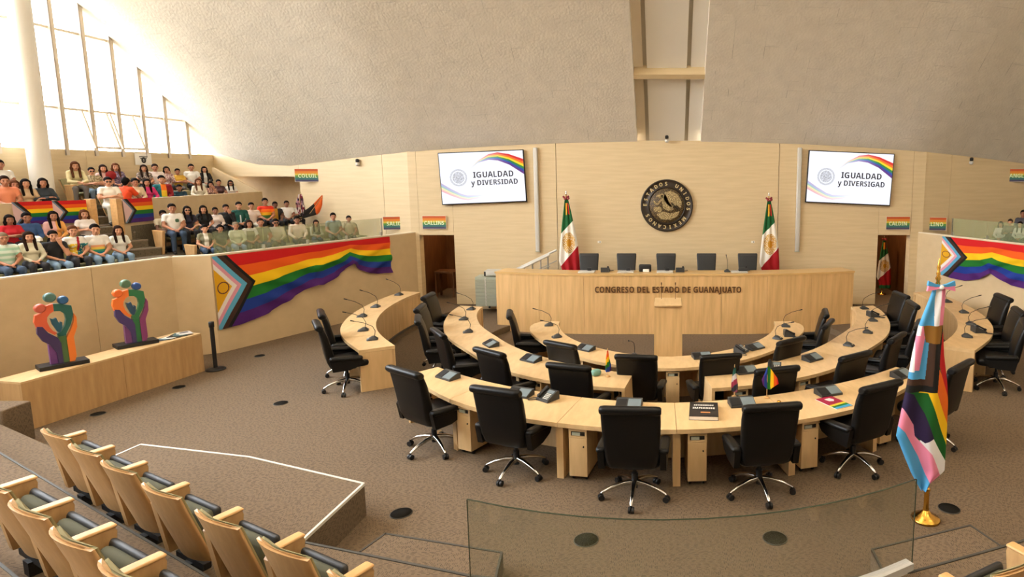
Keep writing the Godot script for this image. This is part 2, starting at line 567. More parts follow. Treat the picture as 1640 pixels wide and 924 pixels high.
func build_vault() -> void:
	for sx in [-1, 1]:
		var x0: float = -14.5 if sx < 0 else 0.95
		var x1: float = -0.83 if sx < 0 else 14.5
		var s := shape()
		var nx := 24
		var nd := 40
		for side in 2:
			s.set_smooth_group(side)
			var lift: float = 0.4 * side
			for i in nx:
				for j in nd:
					var xa := lerpf(x0, x1, float(i) / nx)
					var xb := lerpf(x0, x1, float(i + 1) / nx)
					var da := 25.0 * j / nd
					var db := 25.0 * (j + 1) / nd
					quv(s, vault_at(xa, da, lift), vault_at(xa, db, lift), vault_at(xb, db, lift), vault_at(xb, da, lift), xa / 6.0, da / 5.0, xb / 6.0, db / 5.0)
		s.set_smooth_group(-1)
		for j in nd:
			var da := 25.0 * j / nd
			var db := 25.0 * (j + 1) / nd
			for x in [x0, x1]:
				quv(s, vault_at(x, da), vault_at(x, db), vault_at(x, db, 0.4), vault_at(x, da, 0.4), 0, da / 5.0, 0.08, db / 5.0)
		struct("ceiling", s, M.vault, "rough plastered vaulted shell %s of the light slot" % ("left" if sx < 0 else "right"))
	# the slot between the two shells: recessed strips
	var slot := struct_root("ceiling_slot", "cream recessed slot with ribs between the two ceiling shells")
	for st in [[-0.85, -0.60, 0.30, "side_strip", M.cream], [-0.60, -0.50, 0.36, "groove", M.slot_grey], [-0.50, 0.50, 0.26, "centre_strip", M.white], [0.50, 0.60, 0.36, "groove", M.slot_grey], [0.60, 0.97, 0.30, "side_strip", M.white]]:
		var s := shape()
		s.set_smooth_group(0)
		for j in 40:
			var da := -0.4 + 25.0 * j / 40
			var db := -0.4 + 25.0 * (j + 1) / 40
			q4(s, vault_at(st[0], da, st[2]), vault_at(st[0], db, st[2]), vault_at(st[1], db, st[2]), vault_at(st[1], da, st[2]))
			s.set_smooth_group(-1)
			for x in [st[0], st[1]]:
				q4(s, vault_at(x, da, st[2]), vault_at(x, db, st[2]), vault_at(x, db, 0.55), vault_at(x, da, 0.55))
			s.set_smooth_group(0)
		obj(st[3], s, st[4], slot)
	var cover := shape()
	for j in 40:
		var da := -0.6 + 25.0 * j / 40
		var db := -0.6 + 25.0 * (j + 1) / 40
		q4(cover, vault_at(-1.1, da, 0.56), vault_at(-1.1, db, 0.56), vault_at(1.2, db, 0.56), vault_at(1.2, da, 0.56))
	obj("roof_cover", cover, M.cream, slot)
	obj("light_stop_board", bx(shape(), Vector3(0.05, 4.9, -18.45), Vector3(2.6, 1.8, 0.08)), M.cream, slot)  # both boards added behind the wall top to block stray sky light
	obj("light_stop_board", bx(shape(), Vector3(0.05, 5.6, -18.2), Vector3(2.6, 0.08, 0.6)), M.cream, slot)
	var s2 := shape()
	var rings := []
	for d in [1.66, 1.77]:
		rings.append(PackedVector3Array([vault_at(-0.83, d, 0.02), vault_at(0.95, d, 0.02), vault_at(0.95, d, 0.46), vault_at(-0.83, d, 0.46)]))
	loft(s2, rings, true, -1)
	obj("cross_rib", s2, M.wall, slot)

func build_gable() -> void:
	var base := struct_root("wall_left", "tall maple panel wall under the glazed gable, behind the top row")
	for i in 6:
		var z0 := -19.4 + i * 4.35
		obj("panel", bx(shape(), Vector3(-13.92, 2.0, z0 + 2.175), Vector3(0.18, 4.62, 4.34)), M.wall, base)
	var z := -18.33
	var zs := [-19.3]
	while z < 7.0:
		zs.append(z)
		z += 0.747
	zs.append(7.0)
	var win := struct_root("window_1", "tall glazed gable of white framed panes under the vault edge")
	for i in range(1, zs.size() - 1):
		var top := arch_height(zs[i])
		if top > 4.4:
			obj("mullion", bx(shape(), Vector3(-13.92, (4.3 + top) / 2, zs[i]), Vector3(0.20, top - 4.3 + 0.25, 0.10)), M.frame, win)
			obj("mullion_shade_line", bx(shape(), Vector3(-13.815, (4.3 + top) / 2, zs[i] + 0.058), Vector3(0.02, top - 4.3 + 0.25, 0.016)), M.frame_dark, win)  # thin dark strip painting the shadow line beside the mullion
	for h in [5.25, 7.02]:
		var zz := -19.0
		while arch_height(zz) < h:
			zz += 0.05
		obj("transom", bx(shape(), Vector3(-13.92, h, (zz + 5.8) / 2), Vector3(0.08, 0.05, 5.8 - zz)), M.frame, win)
	for i in zs.size() - 1:
		var a: float = zs[i] + 0.03
		var b: float = zs[i + 1] - 0.03
		var cuts := [4.31, 5.25, 7.02, 20.0]
		for k in 3:
			var ta := minf(cuts[k + 1], arch_height(a) + 0.15)
			var tb := minf(cuts[k + 1], arch_height(b) + 0.15)
			if maxf(ta, tb) <= cuts[k] + 0.05:
				continue
			var s := shape()
			prism(s, PackedVector2Array([Vector2(a, cuts[k]), Vector2(b, cuts[k]), Vector2(b, maxf(tb, cuts[k] + 0.02)), Vector2(a, maxf(ta, cuts[k] + 0.01))]), Vector3(-13.93, 0, 0), Vector3(0, 0, 1), Vector3.UP, Vector3(0.012, 0, 0))
			obj("pane", s, M.glass, win)
	for zc in [-16.09, -15.34]:
		var b := Basis(Vector3(0, 0, 1), deg_to_rad(16))
		var s := shape()
		for e in [-0.33, 0.33]:
			bx(s, Vector3(-13.78, 5.22, zc + e) + b * Vector3(0, -0.45, 0), Vector3(0.04, 0.9, 0.035), b)
		bx(s, Vector3(-13.78, 5.22, zc) + b * Vector3(0, -0.88, 0), Vector3(0.04, 0.04, 0.66), b)
		obj("open_sash", s, M.frame, win)
	var c := thing("round_column", "tall white round column standing before the glazed gable", "column", Vector3(-13.32, 3.0, -13.4))
	obj("shaft", lathe(shape(), Vector3.ZERO, [Vector2(0.19, 0.0), Vector2(0.19, 7.4)], 28), M.white, c)
	obj("base_ring", lathe(shape(), Vector3.ZERO, [Vector2(0.215, 0.0), Vector2(0.215, 0.09), Vector2(0.19, 0.11)], 28), M.white, c)

func arch_height(z: float) -> float:
	return vault_at(-13.9, maxf(0.0, z - vault_foot(-13.9).x)).y

func bf(s: float, t: float) -> Vector2:
	return B0 + Vector2(0.41817, -0.90837) * s + Vector2(-0.90837, -0.41817) * t

func af(s: float, t: float) -> Vector2:
	return A0 + Vector2(0.27571, -0.96124) * s + Vector2(-0.96124, -0.27571) * t

func build_stands() -> void:
	for sx in [-1, 1]:
		var side := "left" if sx < 0 else "right"
		var m := func(p: Vector2) -> Vector2: return Vector2(p.x * -sx, p.y)
		var tiers := [
			[1.75, [Vector2(-11.34, -8.45), Vector2(-10.16, -12.58), Vector2(-9.56, -12.9), Vector2(-7.42, -17.78), Vector2(-13.8, -19.25), Vector2(-13.8, -8.45)]],
			[2.05, [Vector2(-12.17, -8.69), Vector2(-11.0, -12.75), Vector2(-10.4, -13.05), Vector2(-9.95, -18.35), Vector2(-13.8, -19.25), Vector2(-13.8, -8.69)]],
			[2.66, [Vector2(-13.08, -8.95), Vector2(-11.8, -12.75), Vector2(-11.35, -13.2), Vector2(-11.98, -18.75), Vector2(-13.8, -19.25), Vector2(-13.8, -8.95)]],
			[3.0, [Vector2(-13.65, -9.5), Vector2(-12.6, -12.9), Vector2(-12.5, -13.5), Vector2(-12.95, -18.95), Vector2(-13.8, -19.22), Vector2(-13.8, -9.5)]],
		]
		var root := struct_root("floor_stand_" + side, "carpeted tiers of the raised public stand on the " + side)
		for t in tiers:
			var poly := []
			for p in t[1]:
				poly.append(m.call(p))
			obj("tier", slab(shape(), poly, 0.0, t[0]), M.stair, root)
		for i in 8:
			var ta := 0.56 + 0.34 * i
			var h := 1.75 + 0.156 * (i + 1)
			var shift := -0.055 * i
			var s0 := maxf(-0.75 - 0.12 * i, -1.35)
			var p := [bf(s0, ta), bf(-0.15 + shift, ta), bf(-0.15 + shift, 3.45), bf(s0, 3.45)]
			var poly := []
			for q in p:
				poly.append(m.call(q))
			var stp := obj("stair_step", slab(shape(), poly, 1.7, h), M.stair, root)
			var nz := []
			for q in [bf(s0, ta - 0.012), bf(-0.15 + shift, ta - 0.012), bf(-0.15 + shift, ta + 0.035), bf(s0, ta + 0.035)]:
				nz.append(m.call(q))
			obj("nosing", slab(shape(), nz, h - 0.02, h + 0.006), M.frame_dark, stp)
		var front := struct_root("wall_stand_" + side, "pale maple front wall of the raised %s stand" % side)
		for seg in [[af(-1.6, 0), af(1.26, 0), "panel"], [af(1.268, 0), af(2.684, 0), "panel"], [af(2.684, 0), B0, "return_panel"], [B0, bf(5.6, 0), "panel"]]:
			var a: Vector2 = m.call(seg[0])
			var b: Vector2 = m.call(seg[1])
			obj(seg[2], wallseg(shape(), a, b, -0.05, 2.07, 0.13 * -sx), M.wall_v, front)
			obj("cap", wallseg(shape(), a, b, 2.071, 2.095, 0.14 * -sx), M.cream, front)
		# parapets in front of the upper rows
		var par := struct_root("trim_parapet_" + side, "maple parapet in front of the upper rows of the %s stand" % side)
		for seg in [[Vector2(-13.08, -8.95), Vector2(-11.78, -12.7)], [Vector2(-11.33, -12.96), Vector2(-12.0, -18.6)]]:
			obj("panel", wallseg(shape(), m.call(seg[0]), m.call(seg[1]), 1.75, 3.22, 0.1 * -sx), M.wall_v, par)
		for p in [Vector2(-11.74, -12.74), Vector2(-11.34, -12.88)]:
			var q: Vector2 = m.call(p)
			obj("end_post", bx(shape(), Vector3(q.x, 2.5, q.y), Vector3(0.13, 1.5, 0.13)), M.armwood, par)
		var wsl := struct_root("trim_slope_" + side, "sloping maple side wall closing the upper rows of the %s stand" % side)
		obj("panel", wallseg(shape(), m.call(Vector2(-13.35, -18.5)), m.call(Vector2(-12.0, -18.5)), 2.3, 3.92, 0.1, 3.2), M.wall_v, wsl)
		# glass balustrade on the stand wall
		var g := thing("glass_balustrade", "greenish glass balustrade on the wall of the %s stand" % side, "balustrade", Vector3.ZERO, 0, "stand balustrades")
		for k in 4:
			var a: Vector2 = m.call(bf(0.12 + 1.05 * k, 0.06))
			var b: Vector2 = m.call(bf(0.12 + 1.05 * (k + 1) - 0.02, 0.06))
			obj("pane", wallseg(shape(), a, b, 2.1, 2.56, 0.015), M.rail_glass, g)
			obj("clamp", bx(shape(), Vector3(b.x, 2.14, b.y), Vector3(0.05, 0.1, 0.05)), M.steel, g)
		var e: Vector2 = m.call(bf(4.34, 0.06))
		obj("end_post", bx(shape(), Vector3(e.x, 2.33, e.y), Vector3(0.03, 0.46, 0.03)), M.steel, g)

func pres_z(x: float) -> float:
	return -15.5 - 0.5 * pow(maxf(0.0, absf(x) - 1.9) / 2.9, 1.6)

func build_presidium() -> void:
	var pl := struct_root("floor_dais", "carpeted dais behind the presiding bench")
	obj("deck", bx(shape(), Vector3(0.2, 0.08, -17.0), Vector3(9.2, 0.76, 1.45)), M.carpet, pl)
	var t := thing("presiding_bench", "long maple presiding bench with brown lettering under the round seal", "bench desk")
	var x0 := -4.42
	var x1 := 4.86
	var n := 8
	for i in n:
		var s := shape()
		for k in 3:
			var xa := lerpf(x0, x1, (i + k / 3.0) / n) + (0.003 if k == 0 else 0.0)
			var xb := lerpf(x0, x1, (i + (k + 1) / 3.0) / n) - (0.003 if k == 2 else 0.0)
			wallseg(s, Vector2(xa, pres_z(xa)), Vector2(xb, pres_z(xb)), -0.34, 1.2, 0.05)
		obj("front_panel", s, M.pres, t)
	var s2 := shape()
	for i in 24:
		var xa := lerpf(x0 - 0.02, x1 + 0.02, i / 24.0)
		var xb := lerpf(x0 - 0.02, x1 + 0.02, (i + 1) / 24.0)
		wallseg(s2, Vector2(xa, pres_z(xa) + 0.02), Vector2(xb, pres_z(xb) + 0.02), 1.203, 1.25, 0.62)
	obj("worktop", s2, M.pres_top, t)
	for x in [x0 + 0.03, x1 - 0.03]:
		obj("end_panel", bx(shape(), Vector3(x, 0.43, pres_z(x) - 0.35), Vector3(0.05, 1.53, 0.6)), M.pres, t)
	text("lettering", "CONGRESO DEL ESTADO DE GUANAJUATO", 0.155, M.letter, t, Vector3(0.03, 0.85, -15.485), Basis.from_scale(Vector3(0.89, 1, 1)), true, 0.02)
	var l := thing("lectern", "slim maple lectern with pale reading top before the bench", "lectern", Vector3(0.03, -0.3, -13.6))
	obj("body", bx(shape(), Vector3(0, 0.6, 0), Vector3(0.62, 1.2, 0.4)), M.pres, l)
	obj("reading_top", pad(shape(), Vector3(0, 1.235, 0.03), Vector3(0.60, 0.05, 0.46), 0.012, Basis(Vector3.RIGHT, 0.16)), M.maple, l)
	for x in [-0.15, 0.16]:
		var mic := obj("microphone_stem", tube(shape(), [Vector3(x, 1.25, -0.1), Vector3(x, 1.45, -0.1), Vector3(x, 1.62, -0.06)], 0.006, 6), M.letter, l)
		obj("microphone_head", tube(shape(), [Vector3(x, 1.61, -0.062), Vector3(x, 1.66, -0.045)], [0.012, 0.014], 8), M.letter, mic)
	for a in [[-1.72, -12.75, -1], [2.1, -12.75, 1]]:
		var v := thing("floor_box", "low dark carpeted floor box %s of the lectern" % ("left" if a[2] < 0 else "right"), "floor box", Vector3(a[0], -0.3, a[1]))
		obj("body", pad(shape(), Vector3(0, 0.09, 0), Vector3(0.75, 0.18, 0.3), 0.015), M.stair, v)
		obj("lid", bx(shape(), Vector3(0, 0.185, 0), Vector3(0.7, 0.012, 0.26)), M.strip, v)

# a slab following the rings between two angles
func sector(s: SurfaceTool, a: float, b: float, ti: Array, to: Array, di: float, do_: float, y0: float, y1: float, n: int) -> SurfaceTool:
	s.set_smooth_group(-1)
	for i in n:
		var p := lerpf(a, b, float(i) / n)
		var q := lerpf(a, b, float(i + 1) / n)
		var ip := table(ti, p) + di
		var iq := table(ti, q) + di
		var op := table(to, p) + do_
		var oq := table(to, q) + do_
		q4(s, polar(p, ip, y1), polar(p, op, y1), polar(q, oq, y1), polar(q, iq, y1))
		q4(s, polar(p, ip, y0), polar(q, iq, y0), polar(q, oq, y0), polar(p, op, y0))
		q4(s, polar(p, op, y0), polar(q, oq, y0), polar(q, oq, y1), polar(p, op, y1))
		q4(s, polar(p, ip, y0), polar(p, ip, y1), polar(q, iq, y1), polar(q, iq, y0))
	for e in [a, b]:
		var i_ := table(ti, e) + di
		var o_ := table(to, e) + do_
		q4(s, polar(e, i_, y0), polar(e, o_, y0), polar(e, o_, y1), polar(e, i_, y1))
	return s

func build_desk(called: String, label: String, ti: Array, to: Array, level: float, a: float, b: float, segs: int, seams := []) -> void:
	var t := thing(called, label, "desk", Vector3.ZERO, 0, "curved desks of the chamber")
	var top := level + 0.75
	if seams.is_empty():
		for i in segs + 1:
			seams.append(lerpf(a, b, float(i) / segs))
	for i in segs:
		var p: float = seams[i] + (0.03 if i > 0 else 0.0)
		var q: float = seams[i + 1] - (0.03 if i < segs - 1 else 0.0)
		obj("tabletop_panel", sector(shape(), p, q, ti, to, 0.0, 0.0, top - 0.055, top, 5), M.maple, t)
		obj("modesty_panel", sector(shape(), p, q, ti, ti, 0.02, 0.05, level, top - 0.057, 5), M.maple_v, t)
		if i > 0:
			obj("support", sector(shape(), p - 0.4, p + 0.4, ti, to, 0.06, -0.06, level, top - 0.057, 1), M.maple_v, t)
	var g := 0.55
	for e in [[a, a + g], [b - g, b]]:
		obj("end_panel", sector(shape(), e[0], e[1], ti, to, 0.003, -0.003, level, top - 0.057, 1), M.maple_v, t)

func build_desks() -> void:
	build_desk("curved_desk", "long front curved maple desk nearest the glass screen", OUT_I, OUT_O, 0.0, -40.5, 40.5, 6, [-40.5, -27.6, -11.8, 1.0, 14.0, 26.8, 40.5])
	build_desk("curved_desk", "outer curved maple desk beside the rainbow banner on the left wall", OUT_I, OUT_O, 0.0, -107, -58, 5)
	build_desk("curved_desk", "outer curved maple desk behind the tall striped flag on the right", OUT_I, OUT_O, 0.0, 58, 107, 5)
	build_desk("curved_desk", "middle curved maple desk on the left side of the well", MID_I, MID_O, -0.15, -101.5, -7.5, 8)
	build_desk("curved_desk", "middle curved maple desk on the right side of the well", MID_I, MID_O, -0.15, 8, 101.5, 8)
	build_desk("curved_desk", "innermost curved maple desk around the lectern", INN_I, INN_O, -0.3, -91, 91, 9)
	var caddy := Node3D.new()
	caddy.set_meta("kind_name", "pedestal_cabinet")
	obj("body", bx(shape(), Vector3(0, 0.34, -0.005), Vector3(0.27, 0.56, 0.45)), M.maple_v, caddy)
	var d := obj("door", pad(shape(), Vector3(0, 0.29, 0.235), Vector3(0.275, 0.46, 0.022), 0.004), M.maple, caddy)
	obj("lock", tube(shape(), [Vector3(0.085, 0.42, 0.243), Vector3(0.085, 0.42, 0.255)], 0.011, 10), M.black, d)
	obj("slot_frame", bx(bx(bx(bx(shape(), Vector3(0, 0.533, 0.235), Vector3(0.275, 0.02, 0.022)), Vector3(0, 0.61, 0.235), Vector3(0.275, 0.025, 0.022)), Vector3(-0.122, 0.57, 0.235), Vector3(0.03, 0.06, 0.022)), Vector3(0.122, 0.57, 0.235), Vector3(0.03, 0.06, 0.022)), M.maple, caddy)
	obj("slot_recess", bx(shape(), Vector3(0, 0.57, 0.222), Vector3(0.22, 0.06, 0.006)), M.black, caddy)
	obj("device", bx(shape(), Vector3(-0.03, 0.565, 0.234), Vector3(0.12, 0.035, 0.012)), M.grey, caddy)
	for x in [-0.1, 0.1]:
		for z in [-0.17, 0.17]:
			obj("castor", tube(shape(), [Vector3(x - 0.012, 0.03, z), Vector3(x + 0.012, 0.03, z)], 0.03, 10), M.black, caddy)
	var spots := [
		[-25.5, OUT_O, 0.0, "beside the second chair of the front desk, left"], [-9.6, OUT_O, 0.0, "left of the middle chair of the front desk"],
		[3.2, OUT_O, 0.0, "under the black book on the front desk"], [16.2, OUT_O, 0.0, "between the fourth and fifth chairs of the front desk"],
		[13.6, MID_O, -0.15, "under the inner end of the right middle desk"], [27.6, MID_O, -0.15, "under the right middle desk behind the small rainbow flag"],
		[-26, MID_O, -0.15, "under the left middle desk behind the telephone"], [1.8, INN_O, -0.3, "under the innermost desk straight before the lectern"], [29.0, OUT_O, 0.0, "right of the fifth chair of the front desk"]]
	for i in spots.size():
		var p: Array = spots[i]
		var r := table(p[1], p[0]) - 0.29
		var cd := dup(caddy, polar(p[0], r, p[2]), deg_to_rad(p[0]), "maple pedestal cabinet with slot, " + p[3], "pedestal cabinets under the desks")
		cd.set_meta("category", "cabinet")
		cd.scale = Vector3(0.84, 1.08, 1.0)
	caddy.free()

func build_unseen_lamps() -> void:  # lamps hung out of view, placed to light the hall below
	for i in 3:
		for j in 2:
			var x := -7.5 + 7.5 * i
			var z := -7.2 + 6.5 * j
			var at := Vector3(x, 8.6, z)
			var l := thing("unseen_ceiling_lamp", "unseen flat white ceiling lamp hung high, %s of the %s row" % [["left", "middle", "right"][i], ["nearer", "farther"][1 - j]], "lamp", at, 0, "unseen hanging ceiling lamps")
			obj("housing", bx(shape(), Vector3(0, 0.06, 0), Vector3(2.5, 0.1, 1.3)), M.white, l)
			var glow := mat(Color(1, 1, 1), 0.5)
			glow.emission_enabled = true
			glow.emission = Color(1.0, 0.93, 0.82)
			glow.emission_energy_multiplier = 2.0
			obj("diffuser", bx(shape(), Vector3(0, 0.0, 0), Vector3(2.4, 0.02, 1.2)), glow, l)
			for e in [-1.0, 1.0]:
				obj("cable", tube(shape(), [Vector3(e, 0.1, 0), Vector3(e, 3.2, 0)], 0.01, 6), M.steel, l)
			var a := AreaLight3D.new()
			a.name = "unseen_lamp_light"
			a.area_size = Vector2(2.4, 1.2)
			a.light_color = Color(1.0, 0.93, 0.83)
			a.light_energy = UNSEEN_LAMP
			a.shadow_enabled = true
			a.position = Vector3(0, -0.03, 0)
			a.rotation.x = -PI / 2
			a.set("area_range", 40.0)
			l.add_child(a)
			obj("upper_diffuser", bx(shape(), Vector3(0, 0.115, 0), Vector3(2.4, 0.01, 1.2)), glow, l)  # unseen glowing panel and upward light, placed to brighten the vault
			var up: AreaLight3D = a.duplicate()
			up.name = "unseen_lamp_uplight"
			up.light_energy = UNSEEN_UPLIGHT
			up.light_color = Color(1.0, 0.95, 0.88)
			up.position = Vector3(0, 0.14, 0)
			up.rotation.x = PI / 2
			l.add_child(up)

const UNSEEN_UPLIGHT := 26.0
const UNSEEN_LAMP := 7.0

func build_front_tier() -> void:
	var tier := struct_root("floor_tier", "carpeted near platform and seating tiers with pale metal edging")
	var edge := [Vector2(-9.4, -8.3), Vector2(-6.75, -6.95), Vector2(-6.66, -7.52), Vector2(-5.05, -7.17), Vector2(-3.35, -6.52), Vector2(-3.41, -5.43), Vector2(-1.67, -4.93), Vector2(0, -4.68), Vector2(2.1, -4.98), Vector2(3.3, -5.43), Vector2(7.5, -7.6), Vector2(13, -7.6), Vector2(13, 6.9), Vector2(-13.5, 6.9), Vector2(-13.5, -8.3)]
	obj("platform", slab(shape(), edge, 0.0, 0.38), M.carpet, tier)
	var lines := [[Vector2(-6.75, -6.95), Vector2(-6.66, -7.52)], [Vector2(-6.66, -7.52), Vector2(-5.05, -7.17)], [Vector2(-5.05, -7.17), Vector2(-3.35, -6.52)], [Vector2(-3.35, -6.52), Vector2(-3.41, -5.43)]]
	for l in lines:
		obj("nosing", wallseg(wallseg(shape(), l[0], l[1], 0.381, 0.386, -0.02), l[0], l[1], 0.355, 0.386, 0.006), M.nosing, tier)
	var darks := [[Vector2(-3.41, -5.43), Vector2(-1.67, -4.93)], [Vector2(-1.67, -4.93), Vector2(0, -4.68)], [Vector2(0, -4.68), Vector2(2.1, -4.98)], [Vector2(2.1, -4.98), Vector2(3.3, -5.43)], [Vector2(3.3, -5.43), Vector2(7.5, -7.6)]]
	for l in darks:
		obj("nosing", wallseg(shape(), l[0], l[1], 0.36, 0.388, -0.025), M.strip, tier)
	for st in [[Vector2(-2.95, -5.56), Vector2(-2.84, -5.87), Vector2(-1.57, -5.55), Vector2(-1.5, -4.95), "left"], [Vector2(1.95, -4.9), Vector2(1.97, -5.6), Vector2(3.13, -6.02), Vector2(3.32, -5.48), "right"]]:
		obj("entry_step", slab(shape(), st.slice(0, 4), 0.0, 0.19), M.carpet, tier)
		for k in 3:
			obj("nosing", wallseg(shape(), st[k], st[k + 1], 0.168, 0.196, -0.022), M.strip, tier)
	# higher rows at the lower left
	var u := Vector2(0.875, 0.484)
	var back := Vector2(-0.457, 0.889)
	var r2 := Vector2(-6.31, -6.07)
	for k in 2:
		var o: Vector2 = r2 + back * 0.86 * k
		var h := 0.6 + 0.25 * k
		obj("seat_tier", slab(shape(), [o - u * 2.6, o + u * 4.6, o + u * 4.6 + back * 6, o - u * 2.6 + back * 6], 0.38, h), M.carpet, tier)
		obj("nosing", wallseg(shape(), o - u * 2.6, o + u * 4.6, h - 0.02, h + 0.007, -0.02), M.strip, tier)
	obj("side_block", pad(shape(), Vector3(-9.32, 0.28, -8.36), Vector3(0.5, 0.57, 0.40), 0.02), M.carpet, tier)
	# curved glass screen
	var g := thing("glass_screen", "curved clear glass screen at the edge of the near tier", "glass screen")
	var pts := []
	for i in 13:
		var f := i / 12.0
		var p := Vector2(-1.6, -4.69).lerp(Vector2(2.13, -5.02), f)
		pts.append(p + Vector2(0.02, 0.45) * (1.0 - pow(2.0 * f - 1.0, 2.0)) )
	for k in 3:
		var s := shape()
		var ed := shape()
		for i in 4:
			glass_strip(s, pts[k * 4 + i], pts[k * 4 + i + 1], 0.40, 1.2, 0.014)
			wallseg(ed, pts[k * 4 + i], pts[k * 4 + i + 1], 1.2005, 1.204, 0.014)
		var pane := obj("pane", s, M.front_glass, g)
		obj("polished_edge", ed, M.glass_edge, pane)
	for e in [pts[0], pts[12]]:
		obj("polished_end", bx(shape(), Vector3(e.x, 0.8, e.y - 0.007), Vector3(0.004, 0.8, 0.016)), M.glass_edge, g)
	var ch := shape()
	for i in 12:
		wallseg(ch, pts[i] + Vector2(0, 0.035), pts[i + 1] + Vector2(0, 0.035), 0.38, 0.45, 0.085)
	obj("base_channel", ch, M.lightgrey, g)

func glass_strip(s: SurfaceTool, a: Vector2, b: Vector2, y0: float, y1: float, thick: float) -> void:
	# two faces of a bent pane; the ends and top are closed by the polished edges
	s.set_smooth_group(0)
	for z in [0.0, thick]:
		q4(s, Vector3(a.x, y0, a.y - z), Vector3(a.x, y1, a.y - z), Vector3(b.x, y1, b.y - z), Vector3(b.x, y0, b.y - z))

# ---------------------------------------------------------------- chairs
func make_chair() -> Node3D:
	var t := Node3D.new()
	t.set_meta("kind_name", "office_chair")
	obj("seat", pad(shape(), Vector3(0, 0.465, 0.03), Vector3(0.53, 0.13, 0.54), 0.05), M.leather, t)
	var rings := []
	var tilt := Vector3(0, -0.19, 0.98)
	for p in [[0.40, -0.19, 0.40, 0.05], [0.43, -0.20, 0.46, 0.09], [0.52, -0.225, 0.50, 0.115], [0.66, -0.245, 0.525, 0.12], [0.80, -0.27, 0.545, 0.11], [0.94, -0.30, 0.555, 0.10], [1.04, -0.33, 0.555, 0.085], [1.08, -0.345, 0.54, 0.05]]:
		rings.append(rr(Vector3(0, p[0], p[1]), Vector3.RIGHT, tilt, p[2], p[3], 0.04))
	var b := obj("backrest", loft(shape(), rings), M.leather, t)
	var roll := []
	for x in [-0.285, -0.275, -0.24, 0.24, 0.275, 0.285]:
		var k := 1.0 if absf(x) < 0.25 else (0.88 if absf(x) < 0.28 else 0.6)
		roll.append(rr(Vector3(x, 1.07, -0.355), Vector3(0, 0, 1), Vector3(0, 1, -0.3).normalized(), 0.115 * k, 0.10 * k, 0.05, 4))
	obj("head_roll", loft(shape(), roll), M.leather, b)
	for sx in [-1, 1]:
		var a := shape()
		prism(a, PackedVector2Array([Vector2(-0.26, 0.60), Vector2(0.15, 0.565), Vector2(0.21, 0.52), Vector2(0.16, 0.45), Vector2(0.0, 0.40), Vector2(-0.22, 0.40)]), Vector3(sx * 0.295 - 0.03, 0, 0), Vector3(0, 0, 1), Vector3.UP, Vector3(0.06, 0, 0))
		var arm := obj("armrest", a, M.leather, t)
		obj("arm_pad", pad(shape(), Vector3(sx * 0.295, 0.582, -0.03), Vector3(0.10, 0.065, 0.45), 0.028, Basis(Vector3.RIGHT, 0.085)), M.leather, arm)
	obj("tilt_mechanism", pad(shape(), Vector3(0, 0.375, 0), Vector3(0.22, 0.06, 0.26), 0.02), M.black, t)
	obj("gas_column", tube(tube(shape(), [Vector3(0, 0.10, 0), Vector3(0, 0.26, 0)], 0.032, 12), [Vector3(0, 0.25, 0), Vector3(0, 0.36, 0)], 0.02, 10), M.black, t)
	for k in 5:
		var a := TAU * k / 5.0 + PI
		var d := Vector3(sin(a), 0, cos(a))
		var sd := Vector3(d.z, 0, -d.x)
		var lr := []
		for p in [[0.02, 0.165, 0.058, 0.05], [0.12, 0.158, 0.048, 0.042], [0.24, 0.125, 0.038, 0.034], [0.325, 0.085, 0.03, 0.026], [0.34, 0.075, 0.02, 0.018]]:
			lr.append(rr(d * p[0] + Vector3(0, p[1], 0), sd, Vector3.UP, p[2], p[3], 0.012, 2))
		var leg := obj("star_leg", loft(shape(), lr), M.chrome, t)
		var c := d * 0.335 + Vector3(0, 0.032, 0)
		obj("castor", tube(tube(tube(shape(), [c - sd * 0.028, c - sd * 0.006], 0.031, 12), [c + sd * 0.006, c + sd * 0.028], 0.031, 12), [c, c + Vector3(0, 0.05, 0)], 0.012, 6), M.black, leg)
	return t

